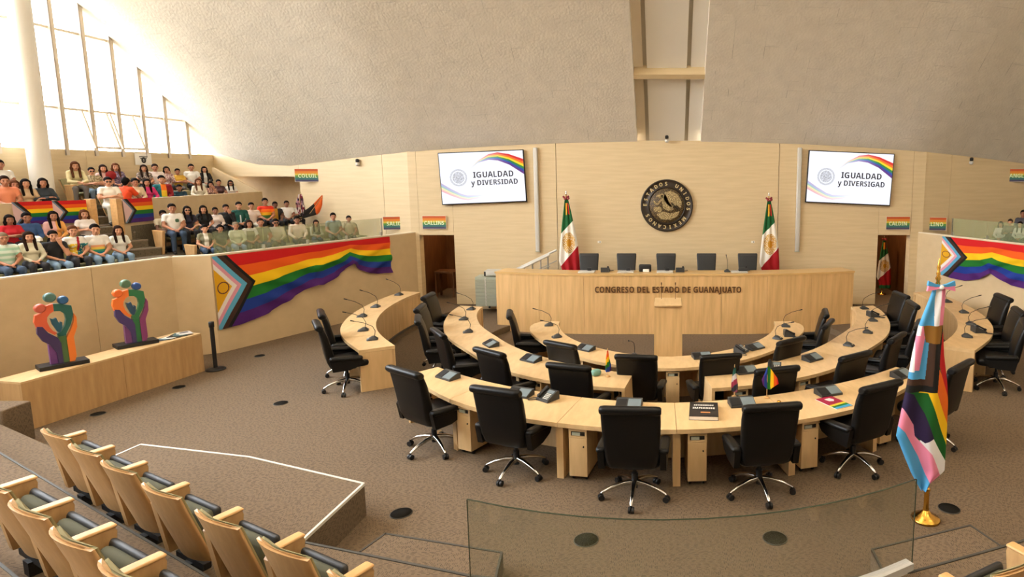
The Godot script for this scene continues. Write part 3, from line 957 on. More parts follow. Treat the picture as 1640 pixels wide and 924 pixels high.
func build_chairs() -> void:
	var proto := make_chair()
	# [x, z of the top of the back, floor level, extra turn, label]
	var list := [
		[-3.57, -8.25, 0.0, 0.0, "at the left end of the front desk"],
		[-2.13, -7.51, 0.0, 0.0, "second at the front desk, by the telephone"],
		[-0.42, -6.87, 0.0, 0.0, "third at the front desk, left of the black book"],
		[1.22, -6.97, 0.0, 0.0, "fourth at the front desk, right of the black book"],
		[2.72, -7.68, 0.0, 0.1, "fifth at the front desk, by the pink leaflet"],
		[4.12, -8.5, 0.0, 0.1, "right end of the front desk, behind the tall flag"],
		[-6.62, -11.75, 0.0, 0.25, "behind its twin at the outer left desk"],
		[-6.2, -10.86, 0.0, 0.15, "nearest at the outer left desk, under the banner"],
		[7.28, -13.31, 0.0, 0.0, "farthest at the outer right desk"],
		[6.86, -11.96, 0.0, 0.0, "in the middle at the outer right desk"],
		[6.45, -11.0, 0.0, 0.0, "nearest at the outer right desk"],
		[-5.5, -14.2, -0.15, 0.1, "farthest at the left middle desk, near the doorway"],
		[-5.2, -12.95, -0.15, 0.0, "second from the doorway at the left middle desk"],
		[-4.83, -11.91, -0.15, 0.0, "third from the doorway at the left middle desk"],
		[-4.06, -10.88, -0.15, 0.0, "fourth from the doorway at the left middle desk"],
		[-2.82, -9.69, -0.15, 0.0, "fifth from the doorway at the left middle desk"],
		[-1.45, -8.95, -0.15, 0.0, "at the inner end of the left middle desk"],
		[1.6, -8.8, -0.15, 0.0, "inner end of the right middle desk, behind a small flag"],
		[2.94, -9.49, -0.15, 0.0, "second from the inner end of the right middle desk"],
		[3.98, -10.57, -0.15, 0.0, "third from the inner end of the right middle desk"],
		[4.72, -11.5, -0.15, 0.0, "fourth from the inner end of the right middle desk"],
		[5.32, -13.3, -0.15, 0.0, "second from the far end of the right middle desk"],
		[5.45, -14.34, -0.15, 0.0, "at the far end of the right middle desk"],
		[-3.32, -13.0, -0.3, 0.0, "at the far left end of the innermost desk"],
		[-1.86, -10.66, -0.3, 0.0, "second from the left at the innermost desk"],
		[-0.5, -9.92, -0.3, 0.0, "left of the centre at the innermost desk"],
		[0.88, -9.95, -0.3, 0.0, "right of the centre at the innermost desk"],
		[2.22, -10.91, -0.3, 0.0, "third from the right at the innermost desk"],
		[3.2, -12.17, -0.3, 0.0, "second from the right at the innermost desk"],
		[3.38, -13.11, -0.3, 0.0, "at the far right end of the innermost desk"],
	]
	for c in list:
		var p := Vector3(c[0], c[2], c[1])
		var f := (Vector3(HUB.x, c[2], HUB.z) - p).normalized()
		f = f.rotated(Vector3.UP, c[3])
		# the backs were measured at 1.1 m; these chairs are 12 per cent taller
		var k: float = (2.58 - c[2]) / (2.70 - c[2])
		p = Vector3(p.x * k, p.y, p.z * k)
		var ch := dup(proto, p + f * 0.38, atan2(f.x, f.z), "black leather office chair " + c[4], "black office chairs at the curved desks")
		ch.set_meta("category", "chair")
		ch.scale = Vector3(1.2, 1.13, 1.13)
	proto.free()
	var d := Node3D.new()
	d.set_meta("kind_name", "dais_chair")
	obj("seat", pad(shape(), Vector3(0, 0.46, 0.02), Vector3(0.5, 0.1, 0.48), 0.04), M.leather, d)
	var rings := []
	for p in [[0.42, -0.2, 0.44, 0.05], [0.46, -0.205, 0.48, 0.07], [0.75, -0.23, 0.50, 0.07], [1.05, -0.27, 0.54, 0.06], [1.10, -0.278, 0.535, 0.045], [1.115, -0.28, 0.51, 0.02]]:
		rings.append(rr(Vector3(0, p[0], p[1]), Vector3.RIGHT, Vector3(0, -0.12, 0.99), p[2], p[3], 0.03))
	var db := obj("backrest", loft(shape(), rings), M.dark, d)
	obj("back_mesh", loft(shape(), [rr(Vector3(0, 0.52, -0.172), Vector3.RIGHT, Vector3(0, -0.12, 0.99), 0.42, 0.012, 0.005), rr(Vector3(0, 1.06, -0.236), Vector3.RIGHT, Vector3(0, -0.12, 0.99), 0.48, 0.012, 0.005)]), M.console, db)
	obj("pillar", tube(shape(), [Vector3(0, 0.06, 0), Vector3(0, 0.42, 0)], 0.03, 10), M.black, d)
	for k in 5:
		var a := TAU * k / 5.0
		obj("star_leg", tube(shape(), [Vector3(0, 0.08, 0), Vector3(sin(a) * 0.3, 0.04, cos(a) * 0.3)], [0.025, 0.018], 6), M.black, d)
	var names := ["leftmost, beside the left national flag", "second from the left", "in the middle, under the round seal", "second from the right", "rightmost, beside the right national flag"]
	var k := 0
	for x in [-2.14, -1.11, -0.02, 1.09, 2.22]:
		dup(d, Vector3(x, 0.46, -16.75), 0.0, "dark dais chair behind the presiding bench, " + names[k], "dais chairs").set_meta("category", "chair")
		k += 1
	d.free()

# ---------------------------------------------------------------- tip-up seats
func make_tip_seat(w: float, folded: bool, arm: bool) -> Node3D:
	# origin at the floor under the middle of the back, facing +z
	var t := Node3D.new()
	t.set_meta("kind_name", "tip_up_seat")
	var up := Vector3(0, 0.955, -0.295)
	var out := Vector3(0, 0.295, 0.955)
	var shell := []
	var cush := []
	for i in 7:
		var f := i / 6.0
		var c := Vector3(0, 0.17, 0.04) + up * (0.73 * f)
		var ww := w * lerpf(0.93, 1.0, f)
		var ring := PackedVector3Array()
		var ring2 := PackedVector3Array()
		for side in 2:
			for j in 9:
				var u := (j / 8.0 - 0.5) if side == 0 else (0.5 - j / 8.0)
				var bend := 0.055 * 4.0 * u * u
				var lift := -0.05 * 4.0 * u * u * f * f
				ring.append(c + Vector3.RIGHT * u * ww + out * (bend + (0.0 if side == 0 else -0.022)) + up * lift)
				var fat := 0.045 * (1.0 - pow(absf(2 * u), 4)) * (1.0 - pow(absf(2 * f - 1), 6))
				ring2.append(c + Vector3.RIGHT * u * ww * 0.94 + out * (bend + (0.02 + fat if side == 0 else 0.002)) + up * (lift - 0.012))
		shell.append(ring)
		if i >= 1:
			cush.append(ring2)
	obj("back_shell", loft(shape(), shell), M.seatwood, t)
	obj("back_cushion", loft(shape(), cush), M.olive, t)
	if folded:
		var b := Basis(Vector3.RIGHT, deg_to_rad(-80))
		var st := obj("seat_cushion", pad(shape(), Vector3(0, 0.41, 0.09), Vector3(w * 0.82, 0.10, 0.36), 0.045, b), M.seat_dark, t)
		obj("seat_underside", pad(shape(), Vector3(0, 0.41, 0.14), Vector3(w * 0.88, 0.05, 0.40), 0.022, b), M.dark, st)
	else:
		obj("seat_cushion", pad(shape(), Vector3(0, 0.40, 0.26), Vector3(w * 0.86, 0.09, 0.44), 0.035), M.olive, t)
	if arm:
		var a := shape()
		prism(a, PackedVector2Array([Vector2(0.02, 0.12), Vector2(0.16, 0.12), Vector2(0.22, 0.62), Vector2(0.21, 0.655), Vector2(0.0, 0.655), Vector2(-0.05, 0.6)]), Vector3(w / 2 + 0.005, 0, 0), Vector3(0, 0, 1), Vector3.UP, Vector3(0.075, 0, 0))
		var ar := obj("armrest_panel", a, M.seatwood, t)
		obj("armrest_top", pad(shape(), Vector3(w / 2 + 0.042, 0.662, 0.09), Vector3(0.09, 0.025, 0.27), 0.012), M.armwood, ar)
	obj("foot", bx(bx(shape(), Vector3(0, 0.13, 0.06), Vector3(w * 0.75, 0.05, 0.06)), Vector3(0, 0.06, 0.08), Vector3(0.1, 0.12, 0.16)), M.black, t)
	return t

func build_stand_seats() -> void:
	# near rows at the lower left
	var proto := make_tip_seat(0.58, true, true)
	var f := Vector3(0.457, 0, -0.889)
	var u := Vector3(0.875, 0, 0.484)
	var turn := atan2(f.x, f.z)
	var tops := [Vector3(-6.38, 0, -6.03), Vector3(-5.76, 0, -5.67), Vector3(-5.14, 0, -5.32), Vector3(-4.43, 0, -4.91), Vector3(-3.67, 0, -4.49), Vector3(-2.95, 0, -4.12), Vector3(-2.25, 0, -3.75)]
	for i in tops.size():
		var at: Vector3 = tops[i] + u * 0.30 + f * 0.17
		at.y = 0.38
		dup(proto, at, turn, "folded tip-up maple seat, %s from the far end, front near row" % ORD[i], "tip-up seats of the near rows").set_meta("category", "seat")
	for i in 5:
		var at: Vector3 = Vector3(-5.45, 0.6, -4.60) + u * 0.735 * i + u * 0.30 + f * 0.17
		dup(proto, at, turn, "folded tip-up maple seat, %s from the left, second near row" % ORD[i], "tip-up seats of the near rows").set_meta("category", "seat")
	for i in 2:
		var at: Vector3 = Vector3(2.30, 0.38, -3.95) + Vector3(0.66, 0, -0.36) * i
		dup(proto, at, PI + 0.5, ["folded tip-up maple seat at the bottom right corner", "folded tip-up maple seat beyond the bottom right corner"][i], "tip-up seats of the near rows").set_meta("category", "seat")
	proto.free()
	# rows of the raised stands
	var sp := make_tip_seat(0.48, false, false)
	var rows := [
		[af(0.1, 0.85), af(2.35, 0.85), 1.75, 6, "front row above the bench"],
		[af(0.6, 1.72), af(2.3, 1.72), 2.05, 4, "second row above the bench"],
		[bf(0.25, 0.85), bf(4.3, 0.85), 1.75, 10, "row behind the long banner"],
		[Vector2(-10.98, -13.45), Vector2(-11.12, -18.2), 2.05, 12, "second row above the long banner"],
		[Vector2(-12.24, -13.55), Vector2(-12.76, -18.0), 2.66, 11, "third row, right parapet"],
		[Vector2(-12.98, -11.2), Vector2(-12.62, -12.4), 2.66, 3, "third row, left parapet"],
		[Vector2(-13.32, -13.85), Vector2(-13.6, -18.2), 3.0, 11, "top row under the gable"],
		[Vector2(-13.6, -11.7), Vector2(-13.55, -12.9), 3.0, 3, "top row left of the column"],
	]
	for r in rows:
		var a: Vector2 = r[0]
		var b: Vector2 = r[1]
		var d := (b - a).normalized()
		var face := Vector2(-d.y, d.x)
		for i in int(r[3]):
			var p: Vector2 = a.lerp(b, (i + 0.5) / r[3])
			var sx_ := dup(sp, Vector3(p.x, r[2], p.y), atan2(face.x, face.y), "olive seat, %s from near end, %s" % [ORD[i], r[4]], "olive seats of the stands")
			sx_.set_meta("category", "seat")
			sx_.scale = Vector3.ONE * 0.76
	for i in 4:
		var p := bf(1.0 + 0.85 * i, 0.85)
		var rs := dup(sp, Vector3(-p.x, 1.75, p.y), atan2(-0.908, 0.418), "olive upholstered seat, %s from the near end in the right stand" % ORD[i], "olive seats of the stands")
		rs.set_meta("category", "seat")
		rs.scale = Vector3.ONE * 0.76
	sp.free()
	# wooden end panels beside the aisle
	var k := 0
	for e in [[bf(0.0, 0.72), 1.75, "at the foot of the aisle"], [Vector2(-10.78, -13.15), 2.05, "beside the aisle above the corner of the wall"], [Vector2(-12.12, -13.1), 2.66, "beside the aisle below the white column"], [Vector2(-12.98, -13.62), 3.0, "at the top of the aisle"]]:
		var t := thing("seat_end_panel", "tapered maple seat end panel " + e[2], "seat panel", Vector3(e[0].x, e[1], e[0].y), 1.15, "maple seat end panels")
		t.scale = Vector3.ONE * 0.8
		obj("board", prism(shape(), PackedVector2Array([Vector2(-0.12, 0), Vector2(0.14, 0), Vector2(0.24, 0.62), Vector2(-0.22, 0.62)]), Vector3.ZERO, Vector3(0, 0, 1), Vector3.UP, Vector3(0.06, 0, 0)), M.seatwood, t)
		obj("top", pad(shape(), Vector3(0.03, 0.635, 0.01), Vector3(0.075, 0.03, 0.48), 0.012), M.armwood, t)
		k += 1

# ---------------------------------------------------------------- things on the walls
func img_mat(im: Image, rough := 0.8, glow := 0.0) -> StandardMaterial3D:
	var m := mat(Color.WHITE, rough)
	var t := ImageTexture.create_from_image(im)
	m.albedo_texture = t
	if glow > 0:
		m.albedo_color = Color(0.05, 0.05, 0.05)
		m.emission_enabled = true
		m.emission = Color.BLACK
		m.emission_texture = t
		m.emission_energy_multiplier = glow
	return m

const RAINBOW := [Color(0.80, 0.05, 0.07), Color(0.92, 0.36, 0.04), Color(0.96, 0.78, 0.03), Color(0.06, 0.44, 0.13), Color(0.05, 0.20, 0.56), Color(0.29, 0.08, 0.42)]

func interp(pts: Array, x: float) -> float:
	if x <= pts[0].x: return pts[0].y
	for i in pts.size() - 1:
		if x <= pts[i + 1].x:
			var k: float = (x - pts[i].x) / (pts[i + 1].x - pts[i].x)
			return lerpf(pts[i].y, pts[i + 1].y, k)
	return pts[-1].y

func rainbow_at(t: float) -> Color:
	return RAINBOW[clampi(int(t * 6), 0, 5)]

func screen_image() -> Image:
	var w := 500
	var h := 304
	var im := Image.create(w, h, false, Image.FORMAT_RGB8)
	var f := FastNoiseLite.new()
	f.seed = 9
	f.frequency = 0.09
	var top := [Vector2(0.35, 0.33), Vector2(0.46, 0.17), Vector2(0.59, 0.05), Vector2(0.70, 0.02), Vector2(0.83, 0.06), Vector2(1.0, 0.17)]
	var bot := [Vector2(0.35, 0.34), Vector2(0.46, 0.21), Vector2(0.59, 0.16), Vector2(0.70, 0.18), Vector2(0.83, 0.27), Vector2(1.0, 0.47)]
	var top2 := [Vector2(0.0, 0.58), Vector2(0.11, 0.70), Vector2(0.23, 0.81), Vector2(0.31, 0.85), Vector2(0.43, 0.85), Vector2(0.53, 0.84)]
	var bot2 := [Vector2(0.0, 0.75), Vector2(0.11, 0.84), Vector2(0.23, 0.92), Vector2(0.31, 0.945), Vector2(0.43, 0.91), Vector2(0.53, 0.855)]
	for y in h:
		for x in w:
			var u := (x + 0.5) / w
			var v := (y + 0.5) / h
			var c := Color(0.925, 0.935, 0.975)
			var a := interp(top, u)
			var b := interp(bot, u)
			if u > 0.35 and v > a and v < b:
				c = c.lerp(rainbow_at((v - a) / (b - a)).lerp(Color.WHITE, 0.12), clampf((u - 0.33) / 0.5, 0, 1))
			a = interp(top2, u)
			b = interp(bot2, u)
			if u < 0.53 and v > a and v < b:
				c = c.lerp(rainbow_at(1.0 - (v - a) / (b - a)), 0.30 * clampf((0.56 - u) / 0.5, 0, 1))
			var d := Vector2((u - 0.215) * w, (v - 0.49) * h).length() / 52.0
			if d < 1.0:
				var g := 0.0
				if d > 0.80: g = 0.38 + 0.4 * f.get_noise_2d(x * 2.0, y * 2.0)
				elif d < 0.68: g = 0.42 + 0.6 * f.get_noise_2d(x, y)
				c = c.lerp(Color(0.5, 0.5, 0.52), clampf(g, 0, 0.8))
			im.set_pixel(x, y, c)
	return im

func build_wall_items() -> void:
	var sm := img_mat(screen_image(), 0.2, SCREEN)
	var ink := mat(Color(0.14, 0.11, 0.17), 0.6)
	for k in 2:
		var t := thing("wall_screen", "wide wall screen %s of the round seal showing a rainbow slide" % ["left", "right"][k], "screen", [Vector3(-5.17, 3.642, -17.66), Vector3(5.13, 3.62, -17.66)][k], 0, "rainbow slide screens")
		t.rotation.z = [0.040, -0.044][k]
		var w := 2.40
		var h := 1.46
		obj("casing", pad(shape(), Vector3(0, 0, -0.012), Vector3(w, h, 0.07), 0.012), M.black, t)
		var s := shape()
		quv(s, Vector3(-w / 2 + 0.025, -h / 2 + 0.03, 0.026), Vector3(-w / 2 + 0.025, h / 2 - 0.025, 0.026), Vector3(w / 2 - 0.025, h / 2 - 0.025, 0.026), Vector3(w / 2 - 0.025, -h / 2 + 0.03, 0.026))
		var p := obj("display", s, sm, t)
		obj("bracket", bx(shape(), Vector3(0, 0, -0.07), Vector3(0.5, 0.4, 0.06)), M.black, t)
		text("slide_title", "IGUALDAD", 0.166, ink, p, Vector3(0.31 + 0.01 * k, 0.075, 0.028), Basis.from_scale(Vector3(1.0, 1, 1)), true, 0.002)
		text("slide_title", "y DIVERSIDAD" if k == 0 else "y DIVERSIGAD", 0.146, ink, p, Vector3(0.335, -0.145, 0.028), Basis.from_scale(Vector3(1.0, 1, 1)), true, 0.002)
		var al := AreaLight3D.new()
		al.name = "screen_light"
		al.area_size = Vector2(2.3, 1.36)
		al.light_color = Color(0.93, 0.95, 1.0)
		al.light_energy = 0.25
		al.shadow_enabled = true
		al.position = Vector3(0, 0, 0.05)
		al.rotation.y = PI
		t.add_child(al)
		var c := thing("cable_duct", "tall pale cable duct on the wall beside the %s screen" % ["left", "right"][k], "cable duct", Vector3([-3.68, 3.72][k], 1.55, -17.70), 0, "pale cable ducts")
		obj("cover", pad(shape(), Vector3(0, 1.46, 0), Vector3(0.12, 2.92, 0.1), 0.02), M.lightgrey, c)
		obj("end_cap", bx(shape(), Vector3(0, -0.005, 0), Vector3(0.125, 0.02, 0.105)), M.grey, c)
	# round seal
	var e := thing("round_seal", "dark round carved seal with golden relief on the back wall", "seal", Vector3(0, 2.85, -17.73))
	var face := Basis(Vector3.RIGHT, PI / 2)
	var brown := mat(Color(0.16, 0.11, 0.055), 0.5)
	var gold := tri(mat(Color(0.52, 0.42, 0.25), 0.55), noise_tex(51, 0.07, Color(0.12, 0.10, 0.07), Color(1, 1, 1), 3, 256, 0.36), Vector3(1.7, 1.7, 1.7))
	var pale := mat(Color(0.80, 0.72, 0.52), 0.55)
	var dk := obj("disc", lathe(shape(), Vector3.ZERO, [Vector2(0, -0.01), Vector2(0.735, -0.01), Vector2(0.74, 0.03), Vector2(0.735, 0.055), Vector2(0.70, 0.06), Vector2(0.685, 0.04), Vector2(0.535, 0.04), Vector2(0.53, 0.055), Vector2(0.505, 0.055), Vector2(0.5, 0.035), Vector2(0, 0.035)], 64), brown, e)
	dk.basis = face
	var fld := obj("field", lathe(shape(), Vector3.ZERO, [Vector2(0, 0.036), Vector2(0.49, 0.036), Vector2(0.48, 0.048), Vector2(0, 0.05)], 48), gold, e)
	fld.basis = face
	var words := "ESTADOS UNIDOS MEXICANOS "
	for i in words.length():
		if words[i] == " ":
			continue
		var a := deg_to_rad(178.0 - i * 14.4)
		text("letter", words[i], 0.105, pale, e, Vector3(cos(a) * 0.612, sin(a) * 0.612, 0.045), Basis(Vector3(0, 0, 1), a - PI / 2), true, 0.012)
	for p in [
		["eagle_wing", pale, [Vector2(-0.06, 0.38), Vector2(0.12, 0.42), Vector2(0.32, 0.30), Vector2(0.42, 0.10), Vector2(0.40, -0.08), Vector2(0.28, 0.02), Vector2(0.12, -0.05), Vector2(0.0, 0.04), Vector2(-0.1, 0.2)]],
		["eagle_body", pale, [Vector2(-0.16, 0.30), Vector2(-0.04, 0.32), Vector2(0.06, 0.1), Vector2(0.2, -0.1), Vector2(0.06, -0.16), Vector2(-0.1, -0.08), Vector2(-0.14, 0.1)]],
		["eagle_head", pale, [Vector2(-0.32, 0.26), Vector2(-0.22, 0.34), Vector2(-0.12, 0.34), Vector2(-0.10, 0.24), Vector2(-0.2, 0.2), Vector2(-0.26, 0.24)]],
		["snake", pale, [Vector2(-0.40, 0.12), Vector2(-0.36, 0.15), Vector2(-0.28, 0.06), Vector2(-0.17, 0.19), Vector2(-0.14, 0.15), Vector2(-0.26, 0.0), Vector2(-0.34, 0.04)]],
		["tail_feather", brown, [Vector2(0.10, 0.07), Vector2(0.14, 0.09), Vector2(0.34, -0.09), Vector2(0.30, -0.11)]],
		["cactus", pale, [Vector2(-0.38, -0.05), Vector2(-0.2, -0.02), Vector2(-0.12, -0.12), Vector2(-0.2, -0.2), Vector2(-0.36, -0.16)]],
		["rock", pale, [Vector2(-0.30, -0.24), Vector2(-0.12, -0.17), Vector2(0.1, -0.22), Vector2(0.36, -0.16), Vector2(0.3, -0.3), Vector2(0.1, -0.4), Vector2(-0.16, -0.38)]]]:
		obj(p[0], prism(shape(), PackedVector2Array(p[2]), Vector3(0, 0, 0.05), Vector3.RIGHT, Vector3.UP, Vector3(0, 0, 0.022)), tri(p[1].duplicate(), noise_tex(52 + p[2].size(), 0.09, Color(0.45, 0.40, 0.32), Color(1, 1, 1), 2, 128, 0.30), Vector3(2.6, 2.6, 2.6)), e)
	# small rainbow signs
	var sim := Image.create(80, 40, false, Image.FORMAT_RGB8)
	for y in 40:
		for x in 80:
			sim.set_pixel(x, y, [Color(0.76, 0.33, 0.13), Color(0.85, 0.52, 0.17), Color(0.82, 0.73, 0.25), Color(0.34, 0.55, 0.24), Color(0.20, 0.43, 0.40), Color(0.29, 0.27, 0.38)][y * 6 / 40])
	var sgm := img_mat(sim, 0.7)
	var white := mat(Color(0.88, 0.93, 0.78), 0.7)
	var signs := [[-10.13, 3.70, "COLUIL", "high on the wall above the left stand"], [-7.72, 2.35, "SALIDA", "left of the two above the left doorway"], [-6.62, 2.37, "CALLINS", "right of the two above the left doorway"], [6.58, 2.35, "CALDIN", "left of the two above the right doorway"], [7.60, 2.33, "ALLINO", "right of the two above the right doorway"], [9.95, 3.70, "ANGLIN", "high on the wall above the right stand"]]
	for g in signs:
		var off := maxf(0.0, absf(g[0]) - 7.25) * 0.227
		var k: float = (17.72 + off) / 17.75
		var t := thing("rainbow_sign", "small rainbow sign with pale lettering, " + g[3], "sign", Vector3(g[0] * k, 3.8 + (g[1] - 3.8) * k, -17.72 - off), (-0.223 if g[0] > 7.25 else (0.223 if g[0] < -7.25 else 0.0)), "small rainbow signs")
		var s := shape()
		quv(s, Vector3(-0.33, -0.18, 0.015), Vector3(-0.33, 0.18, 0.015), Vector3(0.33, 0.18, 0.015), Vector3(0.33, -0.18, 0.015))
		obj("board", bx(shape(), Vector3(0, 0, 0.004), Vector3(0.68, 0.38, 0.018)), mat(Color(0.86, 0.82, 0.74), 0.7), t)
		obj("print", s, sgm, t)
		text("lettering", g[2], 0.11, white, t, Vector3(0, -0.015, 0.017), Basis.from_scale(Vector3(0.95, 1, 1)), true, 0.003)
	# poster on the gable panel
	var po := thing("poster", "white poster with dark circular emblem on the upper panel wall", "poster", Vector3(-13.81, 4.13, -16.66), PI / 2)
	obj("sheet", bx(shape(), Vector3.ZERO, Vector3(0.52, 0.30, 0.008)), M.white, po)
	for i in 3:
		obj("print_line", bx(shape(), Vector3(0, 0.06 - 0.045 * i, 0.006), Vector3(0.26 - 0.06 * i, 0.022, 0.004)), M.dark, po)
	obj("print_mark", lathe(shape(), Vector3.ZERO, [Vector2(0.03, -0.003), Vector2(0.075, -0.003), Vector2(0.075, 0.003), Vector2(0.03, 0.003)], 16, false), M.dark, po).transform = Transform3D(Basis(Vector3.RIGHT, PI / 2), Vector3(0, -0.03, 0.008))
	# cameras and sockets
	for c in [[Vector3(0, 4.66, -17.6), "on the wall top above the round seal"], [Vector3(-8.85, 4.02, -18.05), "above the left stand"], [Vector3(8.7, 4.06, -18.03), "above the right stand"]]:
		var t := thing("security_camera", "small dome security camera " + c[1], "camera", c[0], 0, "security cameras")
		obj("mount", bx(shape(), Vector3(0, 0.0, -0.08), Vector3(0.09, 0.07, 0.1)), M.white, t)
		obj("body", lathe(shape(), Vector3(0, -0.02, 0), [Vector2(0.0, -0.04), Vector2(0.04, -0.03), Vector2(0.055, 0.0), Vector2(0.05, 0.05), Vector2(0, 0.055)], 14), M.lightgrey, t)
		obj("lens", lathe(shape(), Vector3(0, 0.06, 0), [Vector2(0.0, -0.02), Vector2(0.05, -0.01), Vector2(0.05, 0.06), Vector2(0.03, 0.08), Vector2(0, 0.085)], 12), M.black, t)
	for c in [[-1.93, "left"], [2.46, "right"]]:
		var t := thing("wall_socket", "small white wall socket %s of the round seal" % c[1], "socket", Vector3(c[0], 1.81, -17.745))
		obj("plate", bx(shape(), Vector3.ZERO, Vector3(0.1, 0.06, 0.012)), M.white, t)
		obj("outlet", bx(shape(), Vector3(0.02, 0, 0.008), Vector3(0.03, 0.03, 0.008)), M.dark, t)
	# stair rail to the dais
	var r := thing("stair_rail", "steel stair rail rising behind the left end of the presiding bench", "handrail")
	for z in [-16.4, -17.4]:
		var a := Vector3(-4.35, 1.02, z)
		var b := Vector3(-3.1, 1.62, z)
		obj("handrail", tube(shape(), [a, b], 0.032, 8), M.lightgrey, r)
		obj("mid_rail", tube(shape(), [a + Vector3(0, -0.3, 0), b + Vector3(0, -0.3, 0)], 0.012, 6), M.steel, r)
		for f in [0.1, 0.45, 0.8]:
			var p := a.lerp(b, f)
			obj("post", tube(shape(), [p, Vector3(p.x, -0.1 if f < 0.3 else 0.3, p.z)], 0.02, 8), M.steel, r)
	# slatted cabinet
	var cb := thing("slatted_cabinet", "pale grey louvred cabinet at the left end of the presiding bench", "cabinet", Vector3(-4.98, 0, -17.35))
	obj("body", bx(shape(), Vector3(0, 0.48, -0.03), Vector3(0.72, 0.82, 0.5)), M.grey, cb)
	for k in 2:
		for i in 8:
			obj("slat", bx(shape(), Vector3(-0.22 + 0.36 * k, 0.14 + 0.095 * i, 0.235), Vector3(0.26 + 0.14 * k, 0.07, 0.02), Basis(Vector3.RIGHT, 0.25)), M.grey, cb)
	obj("stile", bx(shape(), Vector3(-0.07, 0.48, 0.235), Vector3(0.03, 0.8, 0.02)), M.lightgrey, cb)
	for x in [-0.28, 0.0, 0.28]:
		obj("wheel", tube(shape(), [Vector3(x - 0.02, 0.035, 0.15), Vector3(x + 0.02, 0.035, 0.15)], 0.035, 10), M.black, cb)
	var pr := thing("printer", "small pale printer standing on the louvred cabinet", "printer", Vector3(-4.88, 0.9, -17.35))
	obj("body", pad(shape(), Vector3(0, 0.085, 0), Vector3(0.42, 0.16, 0.36), 0.02), M.lightgrey, pr)
	obj("side_panel", bx(shape(), Vector3(-0.19, 0.08, 0.17), Vector3(0.05, 0.12, 0.03)), M.dark, pr)
	obj("paper_tray", bx(shape(), Vector3(0.03, 0.05, 0.19), Vector3(0.28, 0.02, 0.05)), M.grey, pr)
	# things in the doorways
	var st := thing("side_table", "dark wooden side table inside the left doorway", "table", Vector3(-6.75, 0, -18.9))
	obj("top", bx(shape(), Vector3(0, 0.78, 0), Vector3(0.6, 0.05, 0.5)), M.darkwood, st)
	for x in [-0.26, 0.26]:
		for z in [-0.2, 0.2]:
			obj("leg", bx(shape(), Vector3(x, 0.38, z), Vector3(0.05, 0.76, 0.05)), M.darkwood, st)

const SCREEN := 1.1

# ---------------------------------------------------------------- flags
func cloth(left: Array, right: Array, ys: Array, folds: float, amp: float, thick: float, uvr: Rect2, nu := 28, nv := 36) -> SurfaceTool:
	# hanging cloth: left and right outline x for each height in ys (top first), rippled, with a front and a back
	var s := shape()
	var lp := []
	var rp := []
	for i in ys.size():
		lp.append(Vector2(i / float(ys.size() - 1), left[i]))
		rp.append(Vector2(i / float(ys.size() - 1), right[i]))
	var yp := []
	for i in ys.size():
		yp.append(Vector2(i / float(ys.size() - 1), ys[i]))
	var g := [[], []]
	for side in 2:
		for j in nv + 1:
			var row := []
			for i in nu + 1:
				var v := j / float(nv)
				var u := i / float(nu)
				var x := lerpf(interp(lp, v), interp(rp, v), u)
				var y := interp(yp, v)
				var puff := thick * sqrt(maxf(0.0, 1.0 - pow(2 * u - 1, 2))) * (0.3 + 0.7 * v)
				var z := amp * sin(u * PI * folds + 1.2 * v) * (0.35 + 0.65 * v) + (puff if side == 0 else -puff)
				row.append(Vector3(x, y, z))
			g[side].append(row)
	for side in 2:
		s.set_smooth_group(side)
		for j in nv:
			for i in nu:
				for k in [[0, 0], [0, 1], [1, 1], [0, 0], [1, 1], [1, 0]]:
					var p: Vector3 = g[side][j + k[0]][i + k[1]]
					s.set_uv(Vector2((p.x - uvr.position.x) / uvr.size.x, (uvr.position.y - p.y) / uvr.size.y))
					s.add_vertex(p)
	return s

func poly_image(w: int, h: int, base: Color, polys: Array) -> Image:
	var im := Image.create(w, h, false, Image.FORMAT_RGB8)
	im.fill(base)
	for p in polys:
		var pts := PackedVector2Array(p[1])
		var lo := pts[0]
		var hi := pts[0]
		for q in pts:
			lo = lo.min(q)
			hi = hi.max(q)
		for y in range(maxi(0, int(lo.y)), mini(h, int(hi.y) + 1)):
			for x in range(maxi(0, int(lo.x)), mini(w, int(hi.x) + 1)):
				if Geometry2D.is_point_in_polygon(Vector2(x + 0.5, y + 0.5), pts):
					im.set_pixel(x, y, p[0])
	return im

func V(a: Array) -> Array:
	var o := []
	for i in range(0, a.size(), 2):
		o.append(Vector2(a[i], a[i + 1]))
	return o

func national_flag_image() -> Image:
	# 132 x 308, traced as the cloth hangs
	var im := poly_image(132, 308, Color(0.05, 0.36, 0.17), [
		[Color(0.86, 0.62, 0.16), V([48, 40, 60, 40, 58, 84, 49, 84])],
		[Color(0.82, 0.12, 0.12), V([60, 40, 66, 40, 74, 84, 64, 80])],
		[Color(0.93, 0.91, 0.87), V([0, 165, 132, 80, 132, 195, 0, 285])],
		[Color(0.66, 0.03, 0.09), V([0, 285, 132, 190, 132, 308, 0, 308])]])
	var f := FastNoiseLite.new()
	f.seed = 4
	f.frequency = 0.11
	for y in range(140, 232):
		for x in range(20, 112):
			var d := Vector2(x - 65, y - 187).length()
			if d < 39 and (f.get_noise_2d(x * 2.0, y * 2.0) > -0.12 or d < 14):
				var c := Color(0.82, 0.62, 0.22) if f.get_noise_2d(x * 3.0 + 90, y * 3.0) > -0.1 else Color(0.62, 0.45, 0.16)
				if d < 29 and x > 58: c = Color(0.80, 0.55, 0.10)
				im.set_pixel(x, y, c)
	return im

